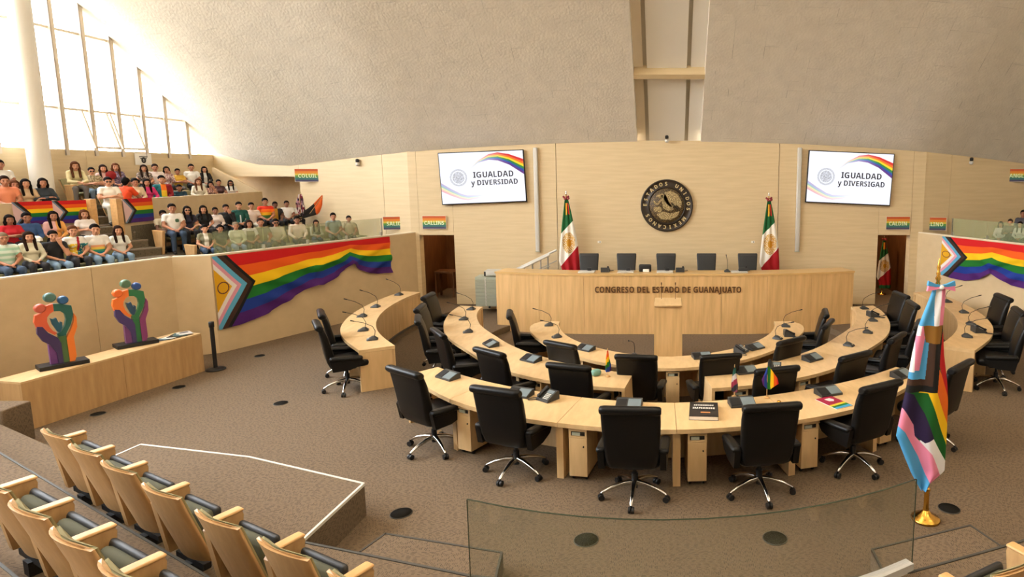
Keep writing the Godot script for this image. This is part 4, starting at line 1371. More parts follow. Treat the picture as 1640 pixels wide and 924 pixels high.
func build_banners() -> void:
	# two national flags on the dais
	var nm := img_mat(national_flag_image(), 0.85)
	var fl := Node3D.new()
	fl.set_meta("kind_name", "national_flag")
	obj("pole", tube(shape(), [Vector3(0, 0, -0.02), Vector3(0, 2.72, -0.02)], 0.017, 8), M.brass, fl)
	obj("finial", lathe(shape(), Vector3(0, 2.7, -0.02), [Vector2(0.0, 0.0), Vector2(0.03, 0.01), Vector2(0.015, 0.03), Vector2(0.026, 0.06), Vector2(0.004, 0.12), Vector2(0, 0.13)], 10), M.chrome, fl)
	var bow := mat(Color(0.55, 0.18, 0.22), 0.8)
	var bws := shape()
	for a in [[-0.06, 0.02], [0.05, 0.03], [-0.02, -0.03], [0.06, -0.02]]:
		pad(bws, Vector3(a[0], 2.62 + a[1], 0.02), Vector3(0.08, 0.055, 0.06), 0.02, Basis(Vector3(0, 0, 1), a[0] * 12))
	obj("bow", bws, bow, fl)
	obj("stand", lathe(shape(), Vector3.ZERO, [Vector2(0.16, 0), Vector2(0.16, 0.03), Vector2(0.05, 0.07), Vector2(0.025, 0.16)], 16), M.brass, fl)
	obj("cloth", cloth([-0.04, -0.085, -0.14, -0.20, -0.235, -0.14, -0.12], [0.05, 0.125, 0.21, 0.30, 0.335, 0.345, 0.345], [2.60, 2.26, 1.84, 1.30, 0.85, 0.55, 0.30], 5.0, 0.035, 0.05, Rect2(-0.25, 2.78, 0.61, 2.33)), nm, fl)
	dup(fl, Vector3(-2.80, 0.46, -17.42), 0.0, "green white and red national flag on a pole, left of the seal", "national flags on the dais").set_meta("category", "flag")
	dup(fl, Vector3(2.84, 0.42, -17.42), 0.0, "green white and red national flag on a pole, right of the seal", "national flags on the dais").set_meta("category", "flag")
	var third := dup(fl, Vector3(6.72, 0.0, -19.2), 0.0, "furled national flag standing in the shade inside the right doorway", "")
	third.scale = Vector3(0.8, 0.66, 0.8)
	third.set_meta("category", "flag")
	third.remove_meta("group")
	fl.free()
	# long draped banners on the stand walls
	var stripe := func(v: float) -> Color: return rainbow_at(v)
	var prog := [Color(0.03, 0.03, 0.03), Color(0.24, 0.14, 0.09), Color(0.35, 0.66, 0.80), Color(0.88, 0.60, 0.68), Color(0.93, 0.90, 0.88), Color(0.86, 0.64, 0.06)]
	var len := 4.49
	var w := 720
	var h := 240
	var im := Image.create(w, h, false, Image.FORMAT_RGB8)
	for y in h:
		for x in w:
			var v := (y + 0.5) / h
			var s := (x + 0.5) / w * len
			var ub := lerpf(0.28, 0.84, v / 0.44) if v < 0.44 else lerpf(0.84, 0.26, (v - 0.44) / 0.56)
			var c: Color = stripe.call(v)
			var d := ub - s
			if d > 0:
				c = prog[0] if d < 0.075 else prog[1] if d < 0.19 else prog[2] if d < 0.31 else prog[3] if d < 0.40 else prog[4] if d < 0.50 else prog[5]
				var q := Vector2((s - 0.16) * 1.0, (v - 0.44) * 1.5).length()
				if d > 0.5 and q > 0.105 and q < 0.125: c = Color(0.32, 0.16, 0.20)
			im.set_pixel(x, y, c)
	var bm := img_mat(im, 0.85)
	var bot := [Vector2(0, 0.51), Vector2(0.06, 0.50), Vector2(0.45, 0.53), Vector2(0.75, 0.57), Vector2(1.07, 0.66), Vector2(1.68, 0.91), Vector2(2.1, 1.08), Vector2(2.25, 1.10), Vector2(2.43, 1.07), Vector2(2.76, 1.19), Vector2(3.05, 1.34), Vector2(3.24, 1.49), Vector2(3.3, 1.45), Vector2(3.49, 1.29), Vector2(3.76, 1.16), Vector2(4.05, 1.10), Vector2(4.45, 1.07)]
	var notches := [2.25, 3.26]
	drape("rainbow_banner", "long draped rainbow banner with chevron on the left stand wall", bm, bot, notches, len, func(s: float, off: float) -> Vector2: return bf(s, -0.035 - off))
	var im2 := im.duplicate()
	var bot2 := [Vector2(0, 1.0), Vector2(0.26, 0.97), Vector2(0.78, 0.95), Vector2(1.25, 1.07), Vector2(1.54, 1.27), Vector2(1.77, 1.18), Vector2(2.12, 1.05), Vector2(2.45, 1.03), Vector2(2.8, 1.06), Vector2(3.1, 1.27), Vector2(3.4, 1.1), Vector2(4.45, 1.03)]
	drape("rainbow_banner", "long draped rainbow banner with chevron on the right stand wall", bm, bot2, [1.54, 3.1], len, func(s: float, off: float) -> Vector2:
		var p := bf(4.55 - s, -0.035 - off)
		return Vector2(-p.x, p.y))
	# three flat flags on the parapets
	var pim := Image.create(160, 100, false, Image.FORMAT_RGB8)
	for y in 100:
		for x in 160:
			var v := (y + 0.5) / 100.0
			var u := (x + 0.5) / 160.0
			var ub := 0.14 + 0.30 * (1.0 - absf(v - 0.5) * 2.0)
			var d := ub - u
			var c := rainbow_at(v)
			if d > 0:
				c = prog[0] if d < 0.06 else prog[1] if d < 0.10 else Color(0.42, 0.50, 0.58) if d < 0.16 else Color(0.86, 0.72, 0.72)
			pim.set_pixel(x, y, c)
	var pm := img_mat(pim, 0.85)
	var la := Vector2(-13.08, -8.95)
	var lu := (Vector2(-11.78, -12.7) - la).normalized()
	var ra := Vector2(-11.36, -13.2)
	var ru := (Vector2(-12.0, -18.6) - ra).normalized()
	for f in [[la, lu, 2.80, 3.40, 3.24, 2.80, "leftmost on the left parapet"], [la, lu, 3.40, 3.95, 3.235, 2.79, "on the left parapet beside the aisle"], [ra, ru, -0.20, 0.68, 3.235, 2.73, "on the right parapet beside the aisle"]]:
		var s := shape()
		s.set_smooth_group(0)
		var n: Vector2 = Vector2(-f[1].y, f[1].x)
		for i in 16:
			for j in 8:
				var c := []
				for k in [[0, 1], [0, 0], [1, 0], [1, 1]]:
					var a: float = (i + k[0]) / 16.0
					var b: float = (j + k[1]) / 8.0
					var p: Vector2 = f[0] + f[1] * lerpf(f[2], f[3], a) + n * (0.03 + 0.012 * sin(a * 9.0 + b) * b + 0.008 * b)
					c.append(Vector3(p.x, lerpf(f[4], f[5], b), p.y))
				quv(s, c[0], c[1], c[2], c[3], i / 16.0, j / 8.0, (i + 1) / 16.0, (j + 1) / 8.0)
		tag(obj("parapet_flag", s, pm), "rainbow flag with chevron hung " + f[6], "flag", "flags on the parapets")
	# the tall striped flag in the foreground
	var t := thing("standing_flag", "tall striped flag with bow on a brass stand at the right", "flag", Vector3(2.85, 0, -6.44))
	obj("base", lathe(shape(), Vector3.ZERO, [Vector2(0.0, 0.0), Vector2(0.15, 0.0), Vector2(0.155, 0.015), Vector2(0.145, 0.03), Vector2(0.10, 0.045), Vector2(0.085, 0.06), Vector2(0.06, 0.075), Vector2(0.045, 0.10), Vector2(0.03, 0.115)], 32), M.brass, t)
	obj("socket", lathe(shape(), Vector3.ZERO, [Vector2(0.03, 0.10), Vector2(0.034, 0.13), Vector2(0.028, 0.15), Vector2(0.028, 0.33), Vector2(0.036, 0.345), Vector2(0.036, 0.365), Vector2(0.026, 0.375)], 20), M.brass, t)
	obj("pole", tube(shape(), [Vector3(0, 0.33, 0), Vector3(-0.01, 2.68, 0)], 0.016, 10), M.brass, t)
	obj("finial", lathe(shape(), Vector3(-0.012, 2.62, 0), [Vector2(0.016, 0.0), Vector2(0.026, 0.02), Vector2(0.016, 0.045), Vector2(0.03, 0.075), Vector2(0.016, 0.105), Vector2(0.024, 0.125), Vector2(0.012, 0.15), Vector2(0.02, 0.19), Vector2(0.008, 0.25), Vector2(0.0, 0.29)], 14), M.brass, t)
	var P := [Color(0.30, 0.62, 0.82), Color(0.92, 0.54, 0.66), Color(0.93, 0.92, 0.92), Color(0.26, 0.16, 0.10), Color(0.03, 0.03, 0.035), Color(0.13, 0.06, 0.24), Color(0.02, 0.36, 0.10), Color(0.95, 0.75, 0.03), Color(0.88, 0.40, 0.05), Color(0.72, 0.05, 0.07), Color(0.55, 0.38, 0.10)]
	# the traced cloth, in its own 0..210 by 0..650 sheet
	var fim := poly_image(210, 650, P[6], [
		[P[7], V([100, 328, 129, 300, 150, 290, 200, 400, 210, 440, 210, 520, 202, 492, 129, 328])],
		[P[8], V([140, 300, 150, 230, 194, 310, 210, 360, 210, 450, 200, 421, 150, 308])],
		[P[9], V([150, 290, 150, 140, 210, 140, 210, 375, 194, 326, 162, 243])],
		[P[5], V([0, 320, 82, 330, 120, 390, 155, 470, 150, 480, 120, 480, 0, 400])],
		[P[2], V([110, 478, 150, 466, 202, 545, 210, 560, 210, 650, 188, 605])],
		[P[1], V([0, 330, 45, 370, 90, 420, 100, 470, 150, 520, 205, 625, 160, 650, 130, 650, 0, 440])],
		[P[0], V([0, 400, 60, 450, 110, 530, 155, 632, 120, 650, 0, 650])],
		[P[5], V([44, 318, 84, 332, 122, 392, 153, 470, 126, 484, 96, 466, 90, 430, 46, 368])],
		[P[4], V([0, 110, 172, 110, 158, 325, 0, 325])],
		[P[3], V([0, 110, 147, 110, 141, 306, 0, 300])],
		[P[0], V([0, 110, 128, 110, 119, 286, 0, 280])],
		[P[1], V([0, 110, 112, 110, 96, 258, 0, 250])],
		[P[2], V([0, 110, 100, 110, 80, 262, 0, 262])],
		[P[1], V([80, 150, 113, 150, 98, 258, 80, 256])],
		[P[10], V([100, 112, 170, 112, 162, 176, 116, 172])],
		[P[0], V([90, 0, 142, 0, 138, 120, 90, 120])],
		[P[2], V([138, 0, 156, 0, 156, 120, 136, 120])],
		[P[1], V([155, 0, 210, 0, 210, 120, 154, 120])]])
	var fm := img_mat(fim, 0.8)
	var c := func(a: Array) -> Array:
		var o := []
		for x in a:
			o.append((x - 152.0) / 2.009 / 152.0)
		return o
	var ysrc := [118, 180, 240, 330, 420, 480, 580, 640, 700, 755]
	var ys := []
	for y in ysrc:
		ys.append(2.62 - (y - 118.0) / (755.0 - 118.0) * 2.24)
	var ob := obj("cloth", cloth(c.call([132, 110, 88, 72, 60, 50, 33, 60, 88, 122]), c.call([172, 172, 170, 180, 196, 202, 204, 204, 203, 140]), ys, 3.6, 0.035, 0.05, Rect2(-152.0 / 2.009 / 152.0, 2.62, 210.0 / 2.009 / 152.0, 650.0 / 637.0 * 2.24), 40, 60), fm, t)
	ob.position.z = 0.03
	var bmats := [mat(P[0], 0.7), mat(P[1], 0.7), mat(P[2], 0.7)]
	for sx in [-1.0, 1.0]:
		for k in 2:
			var lp := [Vector2(0.0, 0.012 - 0.014 * k), Vector2(sx * 0.05, 0.022 - 0.028 * k), Vector2(sx * 0.135, (0.058 if k == 0 else 0.004)), Vector2(sx * 0.145, (0.008 if k == 0 else -0.05)), Vector2(sx * 0.06, (-0.004 if k == 0 else -0.032)), Vector2(0.0, 0.0 - 0.014 * k)]
			obj("bow_loop", prism(shape(), PackedVector2Array(lp), Vector3(0, 2.62, 0.035), Vector3.RIGHT, Vector3.UP, Vector3(0, 0, 0.035)), bmats[k], t)
	obj("bow_knot", pad(shape(), Vector3(0, 2.61, 0.06), Vector3(0.05, 0.05, 0.05), 0.018), bmats[2], t)

func drape(called: String, label: String, m: Material, bot: Array, notches: Array, len: float, place: Callable) -> void:
	var s := shape()
	s.set_smooth_group(0)
	var nu := 90
	var nv := 22
	var g := []
	for j in nv + 1:
		var row := []
		for i in nu + 1:
			var u := i / float(nu) * len
			var v := j / float(nv)
			var yb := interp(bot, u)
			var near := 9.0
			for q in notches:
				near = minf(near, absf(u - q))
			var drop := 2.055 - yb
			# swags: folds run towards the points where the cloth is gathered up
			var fold := 0.050 * sin(14.0 * v * drop + 5.0 * near) * smoothstep(0.05, 0.5, v) * smoothstep(0.75, 1.3, u + (0.6 if called == "x" else 0.0))
			fold += 0.018 * sin(u * 11.0 + 3.0 * v) * v
			fold += 0.05 * exp(-near * near * 30.0) * v
			var p: Vector2 = place.call(u, 0.02 + maxf(-0.012, fold))
			row.append(Vector3(p.x, lerpf(2.06, yb, v), p.y))
		g.append(row)
	for j in nv:
		for i in nu:
			quv(s, g[j + 1][i], g[j][i], g[j][i + 1], g[j + 1][i + 1], i / float(nu), j / float(nv), (i + 1) / float(nu), (j + 1) / float(nv))
	tag(obj(called, s, m), label, "banner", "long rainbow banners")

# ---------------------------------------------------------------- things on the desks
func make_console() -> Node3D:
	var t := Node3D.new()
	t.set_meta("kind_name", "desk_console")
	# origin on the desk, +z towards the user
	obj("body", prism(shape(), PackedVector2Array([Vector2(-0.10, 0), Vector2(0.10, 0), Vector2(0.10, 0.025), Vector2(-0.06, 0.085), Vector2(-0.10, 0.085)]), Vector3(-0.17, 0, 0), Vector3(0, 0, 1), Vector3.UP, Vector3(0.34, 0, 0)), M.console, t)
	obj("screen", bx(shape(), Vector3(0.075, 0.058, 0.022), Vector3(0.17, 0.006, 0.15), Basis(Vector3.RIGHT, 0.359)), M.console_face, t)
	obj("key_field", bx(shape(), Vector3(-0.095, 0.058, 0.022), Vector3(0.13, 0.006, 0.14), Basis(Vector3.RIGHT, 0.359)), M.black, t)
	return t

func make_mic() -> Node3D:
	var t := Node3D.new()
	t.set_meta("kind_name", "desk_microphone")
	var rings := []
	for p in [[0.0, 0.15, 0.19], [0.02, 0.15, 0.19], [0.045, 0.10, 0.12], [0.07, 0.06, 0.06]]:
		rings.append(rr(Vector3(0, p[0], -0.02 * p[0] / 0.05), Vector3.RIGHT, Vector3(0, 0, 1), p[1], p[2], 0.03))
	obj("base", loft(shape(), rings), M.console, t)
	var g := obj("gooseneck", tube(shape(), [Vector3(0, 0.05, -0.04), Vector3(0, 0.16, -0.06), Vector3(0, 0.25, -0.02), Vector3(0, 0.33, 0.12), Vector3(0, 0.385, 0.30)], 0.0055, 6), M.black, t)
	obj("head", tube(shape(), [Vector3(0, 0.375, 0.27), Vector3(0, 0.395, 0.335)], [0.009, 0.012], 8), M.black, g)
	obj("button", lathe(shape(), Vector3(0, 0.03, 0.06), [Vector2(0.014, 0), Vector2(0.012, 0.012), Vector2(0, 0.013)], 10), M.grey, t)
	return t

func make_phone() -> Node3D:
	var t := Node3D.new()
	t.set_meta("kind_name", "desk_telephone")
	obj("body", prism(shape(), PackedVector2Array([Vector2(-0.11, 0), Vector2(0.11, 0), Vector2(0.11, 0.03), Vector2(-0.07, 0.12), Vector2(-0.11, 0.11)]), Vector3(-0.11, 0, 0), Vector3(0, 0, 1), Vector3.UP, Vector3(0.22, 0, 0)), M.console, t)
	var b := Basis(Vector3.RIGHT, 0.46)
	obj("handset", pad(pad(pad(shape(), Vector3(-0.075, 0.105, 0.01), Vector3(0.045, 0.03, 0.20), 0.012, b), Vector3(-0.075, 0.125, -0.07), Vector3(0.052, 0.045, 0.05), 0.015, b), Vector3(-0.075, 0.065, 0.085), Vector3(0.052, 0.045, 0.05), 0.015, b), M.black, t)
	obj("display", bx(shape(), Vector3(0.035, 0.103, -0.03), Vector3(0.11, 0.006, 0.05), b), M.console_face, t)
	var k := shape()
	for i in 3:
		for j in 4:
			bx(k, Vector3(0.005 + 0.032 * i, 0.084 - 0.0125 * j, 0.012 + 0.024 * j), Vector3(0.022, 0.008, 0.015), b)
	obj("keypad", k, M.lightgrey, t)
	var c := []
	for i in 13:
		var a := i / 12.0
		c.append(Vector3(-0.09 - 0.11 * sin(a * PI), 0.012, 0.10 + 0.10 * sin(a * PI) - 0.04 * a * 2.0 + 0.03 * sin(a * TAU)))
	obj("cord", tube(shape(), c, 0.006, 6), M.black, t)
	return t

func build_desk_items() -> void:
	var con := make_console()
	var mic := make_mic()
	var ph := make_phone()
	var fr := [[-34.5, 5.72, "at the left end of the front desk"], [-20.2, 5.80, "left of the telephone on the front desk"], [-4.8, 5.87, "behind the third chair of the front desk"], [9.6, 5.88, "left of the small rainbow flag on the front desk"], [22.3, 5.83, "beside the pink leaflet on the front desk"], [37.0, 5.82, "at the right end of the front desk"]]
	for p in fr:
		dup(con, polar(p[0], p[1] + 0.05, 0.752), deg_to_rad(p[0]), "dark desk console " + p[2], "desk consoles").set_meta("category", "console")
	for p in [[-52.9, 4.05, "fourth from the far end"], [-34.2, 4.08, "fifth from the far end"], [-20.0, 4.2, "near the inner end"]]:
		dup(con, polar(p[0], p[1] + 0.05, 0.602), deg_to_rad(p[0]), "dark desk console on the left middle desk, " + p[2], "desk consoles").set_meta("category", "console")
	for p in [[17.5, 4.2, "beside the inner end"], [36.6, 4.15, "second from the inner end"]]:
		dup(con, polar(p[0], p[1] + 0.04, 0.602), deg_to_rad(p[0]), "dark desk console on the right middle desk, " + p[2], "desk consoles").set_meta("category", "console")
	for p in [[-34.6, 2.7, "left of the lectern"], [13.0, 2.8, "right of the lectern"], [37.9, 2.72, "beside the black telephone"]]:
		dup(con, polar(p[0], p[1] + 0.02, 0.452), deg_to_rad(p[0]), "dark desk console on the innermost desk, " + p[2], "desk consoles").set_meta("category", "console")
	var n := 0
	for p in [[-103.0, 6.86], [-91.3, 6.62], [-83.0, 6.52], [-71.5, 6.20], [-64.0, 6.0]]:
		dup(mic, polar(p[0], p[1], 0.752), deg_to_rad(p[0]), "gooseneck microphone, %s from the far end of the outer left desk" % ORD[n], "desk microphones").set_meta("category", "microphone")
		n += 1
	n = 0
	for p in [[96.0, 6.66], [86.3, 6.5], [76.3, 6.3], [66.5, 6.1]]:
		dup(mic, polar(p[0], p[1], 0.752), deg_to_rad(p[0]), "gooseneck microphone, %s from the far end of the outer right desk" % ORD[n], "desk microphones").set_meta("category", "microphone")
		n += 1
	n = 0
	for p in [[-97.0, 4.62], [-84.4, 4.46], [-69.2, 4.28]]:
		dup(mic, polar(p[0], p[1], 0.602), deg_to_rad(p[0]), "gooseneck microphone, %s from the far end of the left middle desk" % ORD[n], "desk microphones").set_meta("category", "microphone")
		n += 1
	n = 0
	for p in [[98.0, 4.70], [83.0, 4.5], [68.9, 4.32], [53.6, 4.2]]:
		dup(mic, polar(p[0], p[1], 0.602), deg_to_rad(p[0]), "gooseneck microphone, %s from the far end of the right middle desk" % ORD[n], "desk microphones").set_meta("category", "microphone")
		n += 1
	n = 0
	for p in [[-82.0, 2.62], [-59.2, 2.62], [-12.5, 2.78], [56.8, 2.68], [80.0, 2.64]]:
		dup(mic, polar(p[0], p[1], 0.452), deg_to_rad(p[0]), "gooseneck microphone, %s from the left end of the innermost desk" % ORD[n], "desk microphones").set_meta("category", "microphone")
		n += 1
	for p in [[-15.9, 5.82, 0.752, -0.35, "with curled cord on the front desk"], [30.2, 2.72, 0.452, 0.5, "on the innermost desk right of the lectern"], [88.5, 4.55, 0.602, 0.2, "near the far end of the right middle desk"], [71.0, 6.28, 0.752, 0.3, "on the outer right desk behind the tall flag"], [24.0, 4.25, 0.602, -0.6, "on the right middle desk behind a chair back"], [64.0, 2.75, 0.452, 0.4, "at the right end of the innermost desk"]]:
		dup(ph, polar(p[0], p[1] + 0.05, p[2]), deg_to_rad(p[0]) + p[3], "black desk telephone " + p[4], "desk telephones").set_meta("category", "telephone")
	# on the presiding bench
	n = 0
	for p in [[-1.58, "left"], [0.34, "middle"], [1.95, "right"]]:
		dup(ph, Vector3(p[0], 1.252, -15.85), PI, "black desk telephone on the presiding bench, " + p[1], "desk telephones").set_meta("category", "telephone")
	dup(mic, Vector3(1.55, 1.252, -15.85), PI, "gooseneck microphone standing on the presiding bench", "desk microphones").set_meta("category", "microphone")
	con.free()
	mic.free()
	ph.free()
	var pr := thing("desk_printer", "small black box with paper on the presiding bench, left of the middle chair", "printer", Vector3(-0.56, 1.252, -15.9))
	obj("body", pad(shape(), Vector3(0, 0.09, 0), Vector3(0.32, 0.18, 0.2), 0.03), M.black, pr)
	obj("paper", pad(shape(), Vector3(0.03, 0.04, 0.13), Vector3(0.16, 0.08, 0.04), 0.015), M.white, pr)
	for x in [-2.0, -1.0, 0.0, 1.9]:
		var m := thing("paper_tray", "low pale paper tray on the presiding bench, %s" % {-2.0: "leftmost", -1.0: "second from the left", 0.0: "before the middle chair", 1.9: "before the right chair"}[x], "tray", Vector3(x - 0.05, 1.252, -15.78), 0, "paper trays on the presiding bench")
		obj("tray", pad(shape(), Vector3(0, 0.015, 0), Vector3(0.42, 0.03, 0.28), 0.01), M.lightgrey, m)
		obj("holder", bx(shape(), Vector3(0.06, 0.06, -0.08), Vector3(0.1, 0.08, 0.05)), M.black, m)
	# black book
	var b := thing("black_book", "thick black paperback with white lettering on the front desk", "book", Vector3(0.47, 0.752, -7.62), -0.06)
	obj("pages", bx(shape(), Vector3(0, 0.025, 0), Vector3(0.355, 0.042, 0.47)), mat(Color(0.90, 0.87, 0.82), 0.8), b)
	var cov := obj("cover", bx(bx(shape(), Vector3(0, 0.05, -0.003), Vector3(0.365, 0.008, 0.474)), Vector3(0, 0.002, 0), Vector3(0.365, 0.004, 0.474)), mat(Color(0.10, 0.10, 0.115), 0.4), b)
	var flat := Basis(Vector3.RIGHT, -PI / 2)
	text("title", "SETIEKBROE", 0.036, M.white, cov, Vector3(0, 0.055, -0.13), flat * Basis.from_scale(Vector3(0.9, 1, 1)), true, 0.002)
	text("title", "IMFIEDISE", 0.05, M.white, cov, Vector3(0, 0.055, -0.03), flat * Basis.from_scale(Vector3(0.85, 1, 1)), true, 0.002)
	obj("badge", bx(shape(), Vector3(0.02, 0.055, 0.11), Vector3(0.12, 0.002, 0.035)), mat(Color(0.80, 0.55, 0.32), 0.6), cov)
	# pink and rainbow leaflet
	var im := poly_image(100, 130, Color(0.62, 0.08, 0.24), [
		[Color(0.92, 0.85, 0.85), V([35, 20, 70, 18, 78, 40, 62, 55, 40, 48])], [Color(0.85, 0.75, 0.15), V([0, 84, 100, 78, 100, 94, 0, 100])], [Color(0.10, 0.45, 0.18), V([0, 100, 100, 94, 100, 110, 0, 114])], [Color(0.25, 0.62, 0.80), V([0, 114, 100, 110, 100, 130, 0, 130])]])
	var lf := thing("leaflet", "pink and rainbow printed leaflet on the front desk", "leaflet", Vector3(2.22, 0.752, -7.98), 0.5)
	var s := shape()
	quv(s, Vector3(-0.14, 0.0075, 0.2), Vector3(-0.14, 0.0075, -0.2), Vector3(0.14, 0.0075, -0.2), Vector3(0.14, 0.0075, 0.2))
	obj("sheets", bx(shape(), Vector3(0, 0.003, 0), Vector3(0.285, 0.006, 0.405)), M.white, lf)
	obj("print", s, img_mat(im, 0.6), lf)
	# small desk flags
	for f in [[Vector3(1.36, 0.752, -8.17), 0.2, "small rainbow flag standing on the front desk before a chair back", 0], [Vector3(0.92, 0.752, -8.19), -0.9, "small furled dark striped flag on the front desk", 1], [Vector3(-0.93, 0.602, -9.5), 0.75, "small furled rainbow flag lying on the left middle desk", 2]]:
		var t := thing("desk_flag", f[2], "flag", f[0], f[1], "small desk flags")
		obj("foot", lathe(shape(), Vector3.ZERO, [Vector2(0.0, 0), Vector2(0.04, 0), Vector2(0.035, 0.012), Vector2(0.01, 0.02)], 12), M.armwood, t)
		obj("stick", tube(shape(), [Vector3.ZERO, Vector3(0.0, 0.46, 0)], 0.005, 6), M.armwood, t)
		var fi := Image.create(60, 60, false, Image.FORMAT_RGB8)
		for y in 60:
			for x in 60:
				var v := (x * 0.35 + y) / 81.0
				fi.set_pixel(x, y, [rainbow_at((59 - x) / 60.0), [Color(0.1, 0.12, 0.12), Color(0.08, 0.3, 0.25), Color(0.75, 0.72, 0.7), Color(0.55, 0.15, 0.25), Color(0.12, 0.12, 0.16), Color(0.6, 0.3, 0.4)][int(v * 5.9)], rainbow_at(v)][f[3]])
		var mt := img_mat(fi, 0.85)
		if f[3] == 0:
			obj("cloth", cloth([0.0, -0.03, -0.08, -0.06, 0.0], [0.02, 0.08, 0.15, 0.17, 0.06], [0.44, 0.36, 0.26, 0.18, 0.12], 3.0, 0.012, 0.012, Rect2(-0.09, 0.45, 0.27, 0.34), 12, 12), mt, t)
		else:
			obj("cloth", cloth([-0.01, -0.035, -0.05, -0.04], [0.015, 0.03, 0.06, 0.05], [0.42, 0.30, 0.18, 0.08], 4.0, 0.018, 0.02, Rect2(-0.06, 0.43, 0.13, 0.36), 12, 12), mt, t)
	var bd := thing("desk_badge", "tiny gold pin lying on the front desk", "pin", Vector3(1.5, 0.752, -8.02))
	obj("pin", lathe(shape(), Vector3.ZERO, [Vector2(0, 0), Vector2(0.03, 0.0), Vector2(0.02, 0.012), Vector2(0, 0.016)], 10), M.brass, bd)
	var gl := thing("crumpled_wrapper", "crumpled green and blue packet beside the furled rainbow flag", "packet", Vector3(-1.12, 0.602, -9.55))
	obj("wrapper", pad(shape(), Vector3(0, 0.05, 0), Vector3(0.16, 0.1, 0.12), 0.04, Basis(Vector3.UP, 0.5)), mat(Color(0.42, 0.60, 0.55), 0.5), gl)

